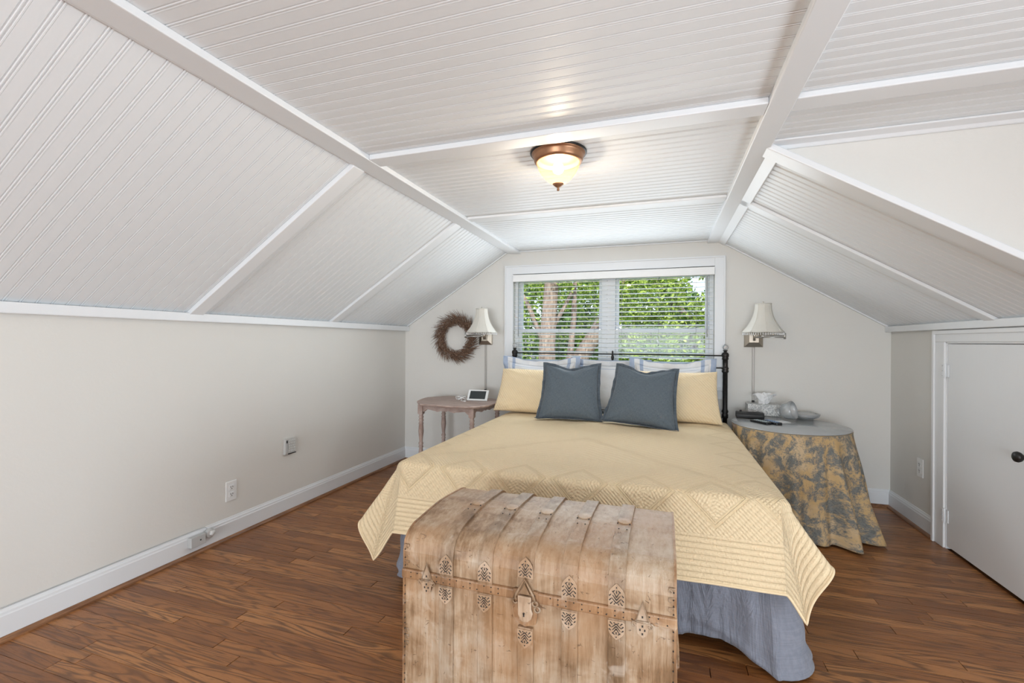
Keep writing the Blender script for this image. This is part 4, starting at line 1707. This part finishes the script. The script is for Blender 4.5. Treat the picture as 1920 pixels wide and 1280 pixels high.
def cloth_pt(u, v):
    a = u * 2 * PI
    if v < .18:
        r_ = RR * v / .18
        return (RTC[0] + r_ * math.cos(a), RTC[1] + r_ * math.sin(a), ZR)
    t_ = (v - .18) / .82
    deg = math.degrees(a)
    amp = 0
    for d0_, A_, w_ in PLEATS:
        dd = (deg - d0_ + 180) % 360 - 180
        amp += A_ * math.exp(-(dd / w_) ** 2)
    tt = max(0, t_ - .03)
    base = .012 + .012 * math.sin(a * 3)
    r_ = RR + (base * tt + amp * tt ** 1.05 * .95)
    r_ += .008 * math.sin(a * 23 + 2 * math.sin(a * 5)) * min(1, tt * 3)
    r_ += .006 * math.sin(a * 9 + tt * 7) * tt
    if t_ < .03:
        z = ZR - .006 * (t_ / .03) ** 2
        r_ = RR + .002 * (t_ / .03)
    else:
        z = ZR - .006 - tt * (ZR + .0)
    lim = .008 + .010 * abs(math.sin(a * 7 + 1))
    if z < lim:
        ex = lim - z
        z = lim + .003 * math.sin(a * 11)
        r_ += ex * .6
    # stays off the wall
    x_, y_ = RTC[0] + r_ * math.cos(a), RTC[1] + r_ * math.sin(a)
    y_ = min(y_, D - .036)
    x_ = max(x_, BX1 + .052) if y_ < 3.9 else x_
    return (x_, y_, z)


mb = MB().grid(cloth_pt, 360, 56, lambda u, v: (u * 2 * PI * .45 * (1 if v > .18 else max(v / .18, .05)), v * .8) if v > .18 else
               (.35 * v / .18 * math.cos(u * 2 * PI), 3 + .35 * v / .18 * math.sin(u * 2 * PI)))
o = part('tablecloth', mb, toile, None, solid=.0018, loc=(*RTC, ZR), merge=True)
tag(o, 'gold and grey-blue toile tablecloth draped to the floor over the round table', 'tablecloth')
gt = clear('table_glass', .62, .16, .42, (.95, .98, .98))  # white share stands in for bright window and wall reflected in the top
o = part('glass_sheet', MB().lathe([(0, ZR + .0015), (RR - .002, ZR + .0015), (RR, ZR + .003), (RR, ZR + .0055), (RR - .002, ZR + .007), (0, ZR + .007)], (*RTC, 0), 96), gt, None, loc=(*RTC, ZR))
tag(o, 'clear round glass sheet lying on the toile tablecloth', 'glass sheet')
ZI = ZR + .0075

# black clock radio
cr = thing('black_case', (.600, 3.74, ZI), 'black zipped case lying on the round table nearest the bed post', 'case')
RM2 = Matrix.Translation((.605, 3.735, ZI)) @ Matrix.Rotation(-.10, 4, 'Z')
q = MB()
V = []
prof2 = [(-.052, .008), (-.046, .002), (.046, .002), (.052, .010), (.050, .030), (.040, .042), (.0, .047), (-.040, .042), (-.054, .026)]
q.prism(prof2, 'x', -.092, .092)
q.v = [tuple(RM2 @ Vector(p)) for p in q.v]
part('body', q, M('black_leather', (.014, .014, .015), .42), cr, bevel=.007, seg=3)
q = MB().tube([(-.093, -.054, .024), (0, -.057, .026), (.093, -.054, .024)], .0022, 6).tube([(-.02, -.03, .046), (.02, -.02, .048), (.07, .0, .046)], .003, 6)
q.v = [tuple(RM2 @ Vector(p)) for p in q.v]
part('zip', q, M('dark_grey_zip', (.10, .10, .10), .4, .3), cr)
q = MB().lathe([(0, 0), (.006, 0), (.008, .004), (.006, .010), (0, .011)], (-.06, 0.0, .045), 12)
q.v = [tuple(RM2 @ Vector(p)) for p in q.v]
part('snap', q, black_plastic, cr)

# remote controls
for i, (rx_, ry_, rz_, lab) in enumerate(((.640, 3.520, -.62, 'black remote control with pale buttons, nearer the bed'), (.708, 3.530, -.52, 'black remote control with coloured round buttons, nearer the table middle'))):
    r = thing('remote_control', (rx_, ry_, ZI), lab, 'remote', 'remote controls on the round table', (0, 0, -rz_))
    part('case', MB().prism([(-.022, -.072), (.022, -.072), (.026, -.05), (.022, .02), (.025, .072), (-.025, .072), (-.022, .02), (-.026, -.05)], 'z', 0, .017), black_plastic, r, world=False, bevel=.005, seg=3)
    btm = (M('pale_button', (.55, .65, .66), .4), M('blue_button', (.25, .38, .60), .4))[i]
    b0 = None
    for a_ in range(3):
        for b_ in range(6):
            if b0 is None:
                b0 = part('button', MB().lathe([(0, 0), (.0048, 0), (.0042, .002), (0, .0024)], (0, 0, 0), 8), btm, r, world=False)
                oo = b0
            else:
                oo = b0.copy()
                COL.objects.link(oo)
                oo.parent = r
            oo.location = ((a_ - 1) * .0135, -.05 + b_ * .018, .017)

o = part('note_card', MB().prism([(.775, 3.56), (.845, 3.615), (.80, 3.68), (.735, 3.63)], 'z', ZI, ZI + .003), white_plastic, None, loc=(.79, 3.62, ZI), bevel=.001)
tag(o, 'flat white card lying beside the remote controls', 'card')

# tissue box
tb = thing('tissue_box', (.66, 3.90, ZI), 'pale patterned tissue box with a white tissue, against the wall behind the black case', 'tissue box')
tbm = M('patterned_box_card', (.7, .7, .68), .6)
_n = tbm.noise(tbm.pos(), 38, 3, .6, 2.5)
tbm.color(tbm.mix(_n.sm(.47, .53), (.74, .74, .72), (.45, .46, .46)))
part('box', MB().box(.615, .84, 3.875, 3.99, ZI, ZI + .085), tbm, tb, bevel=.003)


def tissue(u, v):
    a = u * 2 * PI
    r_ = .018 + .05 * v + .012 * math.sin(a * 3 + v * 4) + .006 * math.sin(a * 7)
    return (.735 + r_ * 1.15 * math.cos(a), 3.932 + r_ * .65 * math.sin(a), ZI + .083 + .075 * math.sin(v * PI * .62) + .012 * math.sin(a * 4 + v * 5))


tm = M('tissue_paper', (.86, .86, .86), .9)
part('tissue', MB().grid(tissue, 48, 12).grid(lambda u, v: (.735 + .05 * (1 - v) * math.cos(u * 6.283) * (1 + .3 * math.sin(u * 18)), 3.932 + .03 * (1 - v) * math.sin(u * 6.283), ZI + .12 + .045 * math.sin(v * 1.4) + .010 * math.sin(u * 25)), 48, 8), tm, tb)

# cut-glass bowl lying on its side
gb = thing('cut_glass_bowl', (.86, 3.74, ZI), 'clear cut-glass bowl lying tipped on the round table before the tissue box', 'bowl')
rot = Matrix.Rotation(math.radians(74), 3, 'Y') @ Matrix.Rotation(.0, 3, 'X')
rot = Matrix.Rotation(-.55, 3, 'Z') @ rot
bp = [(0, -.045), (.025, -.045), (.030, -.038), (.045, -.030), (.058, -.008), (.062, .020), (.064, .045), (.060, .046), (.056, .020), (.052, -.006), (.040, -.022), (0, -.030)]
part('bowl', MB().lathe(bp, (.845, 3.72, ZI + .066), 32, rot=rot, rib=.03, ribs=16), glass, gb)
part('foot', MB().lathe([(0, -.062), (.030, -.060), (.026, -.052), (.012, -.045), (0, -.044)], (.845, 3.72, ZI + .066), 24, rot=rot), glass, gb)
o = part('glass_dish', MB().lathe([(0, 0), (.05, 0), (.085, .020), (.095, .040), (.090, .041), (.080, .024), (.048, .006), (0, .006)], (.985, 3.83, ZI), 32, rib=.03, ribs=20), glass, None, loc=(.985, 3.83, ZI))
tag(o, 'low clear scalloped glass dish beside the tipped bowl', 'dish')

# ------------------------------------------------------------------ outside the window
struct('lawn', MB().box(-30, 30, 4.6, 60, -3.2, -3.0), grass_m)


def leaves(mb_, n, cx, cy, cz, rx_, ry_, rz_, rnd, size=.07, hollow=.35):
    for _ in range(n):
        while True:
            a, b, c_ = rnd.uniform(-1, 1), rnd.uniform(-1, 1), rnd.uniform(-1, 1)
            d_ = a * a + b * b + c_ * c_
            if hollow < d_ < 1:
                break
        p = Vector((cx + a * rx_, cy + b * ry_, cz + c_ * rz_))
        s_ = size * rnd.uniform(.6, 1.3)
        d1 = Vector((rnd.uniform(-1, 1), rnd.uniform(-1, 1), rnd.uniform(-1, 1))).normalized()
        d2 = d1.cross(Vector((rnd.uniform(-1, 1), rnd.uniform(-1, 1), rnd.uniform(-1, 1)))).normalized()
        mb_.add([tuple(p - d1 * s_), tuple(p + d2 * s_ * .45), tuple(p + d1 * s_), tuple(p - d2 * s_ * .45)], [(0, 1, 2, 3)])


def tree(name, label, x, y, trunk_pts, trunk_r, clumps, mat, seed, branches=(), size=.058):
    r = thing(name, (x, y, -3.0), label, 'tree', 'trees outside the window')
    part('trunk', MB().tube(trunk_pts, trunk_r, 12), bark, r)
    for pts_, rad in branches:
        part('branch', MB().tube(pts_, rad, 8), bark, r)
    rnd = random.Random(seed)
    q = MB()
    for (n, cx, cy, cz, a, b, c_) in clumps:
        leaves(q, n, cx, cy, cz, a, b, c_, rnd, size)
    tag(part('foliage', q, mat, r), kind='stuff')
    return r


tree('tree', 'broad pale tree trunk seen through the blind on the wreath side', -2.25, 8.9,
     [(-2.30, 9.0, -3.0), (-2.26, 9.0, -1), (-2.24, 9.0, 1.2), (-2.14, 9.0, 2.6), (-2.1, 9.0, 4.5)], [.24, .21, .17, .14, .10],
     [(2600, -3.6, 9.3, 2.0, 1.5, .8, 1.8), (1500, -2.0, 9.8, 2.8, 1.3, .7, 1.0), (900, -3.3, 8.2, .6, .7, .5, .6), (500, -1.5, 8.6, 2.6, .6, .4, .5)], leaf_light, 31,
     branches=(([(-2.25, 9, 1.0), (-2.6, 8.9, 1.9), (-3.1, 8.8, 2.8)], [.06, .05, .03]), ([(-2.22, 9, 1.3), (-1.9, 9.05, 1.9), (-1.5, 9.1, 2.7)], [.05, .04, .02])))
tree('tree', 'leaning tree limb crossing behind the middle of the window', -1.9, 9.6,
     [(-2.6, 9.6, -3.0), (-2.3, 9.6, -1.0), (-2.0, 9.5, .3), (-1.45, 9.4, 1.15), (-1.0, 9.3, 1.9), (-.7, 9.3, 2.9)], [.28, .24, .20, .16, .13, .1],
     [(1500, -1.2, 10.4, 2.4, 1.3, .6, .9), (1600, -1.7, 10.6, .9, 1.2, .5, .8), (400, -.9, 9.0, 1.9, .4, .3, .5)], leaf_light, 37,
     branches=(([(-2.05, 9.5, .2), (-1.85, 9.4, .9), (-1.75, 9.3, 1.7), (-1.72, 9.2, 2.4)], [.08, .07, .06, .04]), ([(-2.3, 9.6, -.6), (-2.0, 9.5, .3), (-1.65, 9.4, 1.0)], [.06, .06, .05])))
tree('tree', 'leafy tree filling the window half by the clothed table', .8, 9.5,
     [(1.3, 10.2, -3.0), (1.1, 10.1, 0), (.5, 10.0, 1.6), (-.3, 10.0, 2.7)], [.2, .16, .1, .06],
     [(3600, .1, 9.6, 1.0, 1.2, .7, .8), (2000, -.3, 9.4, 2.2, .8, .5, .6), (500, 1.0, 9.8, 2.75, .9, .6, .3), (900, .9, 9.4, 1.8, .5, .5, .4)], leaf_light, 41,
     branches=(([(.9, 10, .6), (.4, 9.9, 1.3), (-.3, 9.8, 1.7)], [.05, .04, .02]), ([(.6, 10, 1.5), (1.1, 9.9, 2.2), (1.4, 9.8, 3.0)], [.05, .04, .02])))
for k, (tx, ty, tz, sd) in enumerate(((-4.2, 13, 1.3, 51), (-1.0, 13.5, 1.4, 53), (2.2, 13.5, .5, 57))):
    tree('evergreen_tree', ('dark leafy tree far behind the broad trunk', 'dark leafy tree far behind the window mullion', 'dark leafy tree far behind the leafy one')[k], tx, ty,
         [(tx, ty, -3), (tx, ty, 2.5)], [.2, .1], [(5200, tx, ty, tz, 2.1, .9, 2.6 if k < 2 else 1.7)], leaf_dark, sd, size=.13)
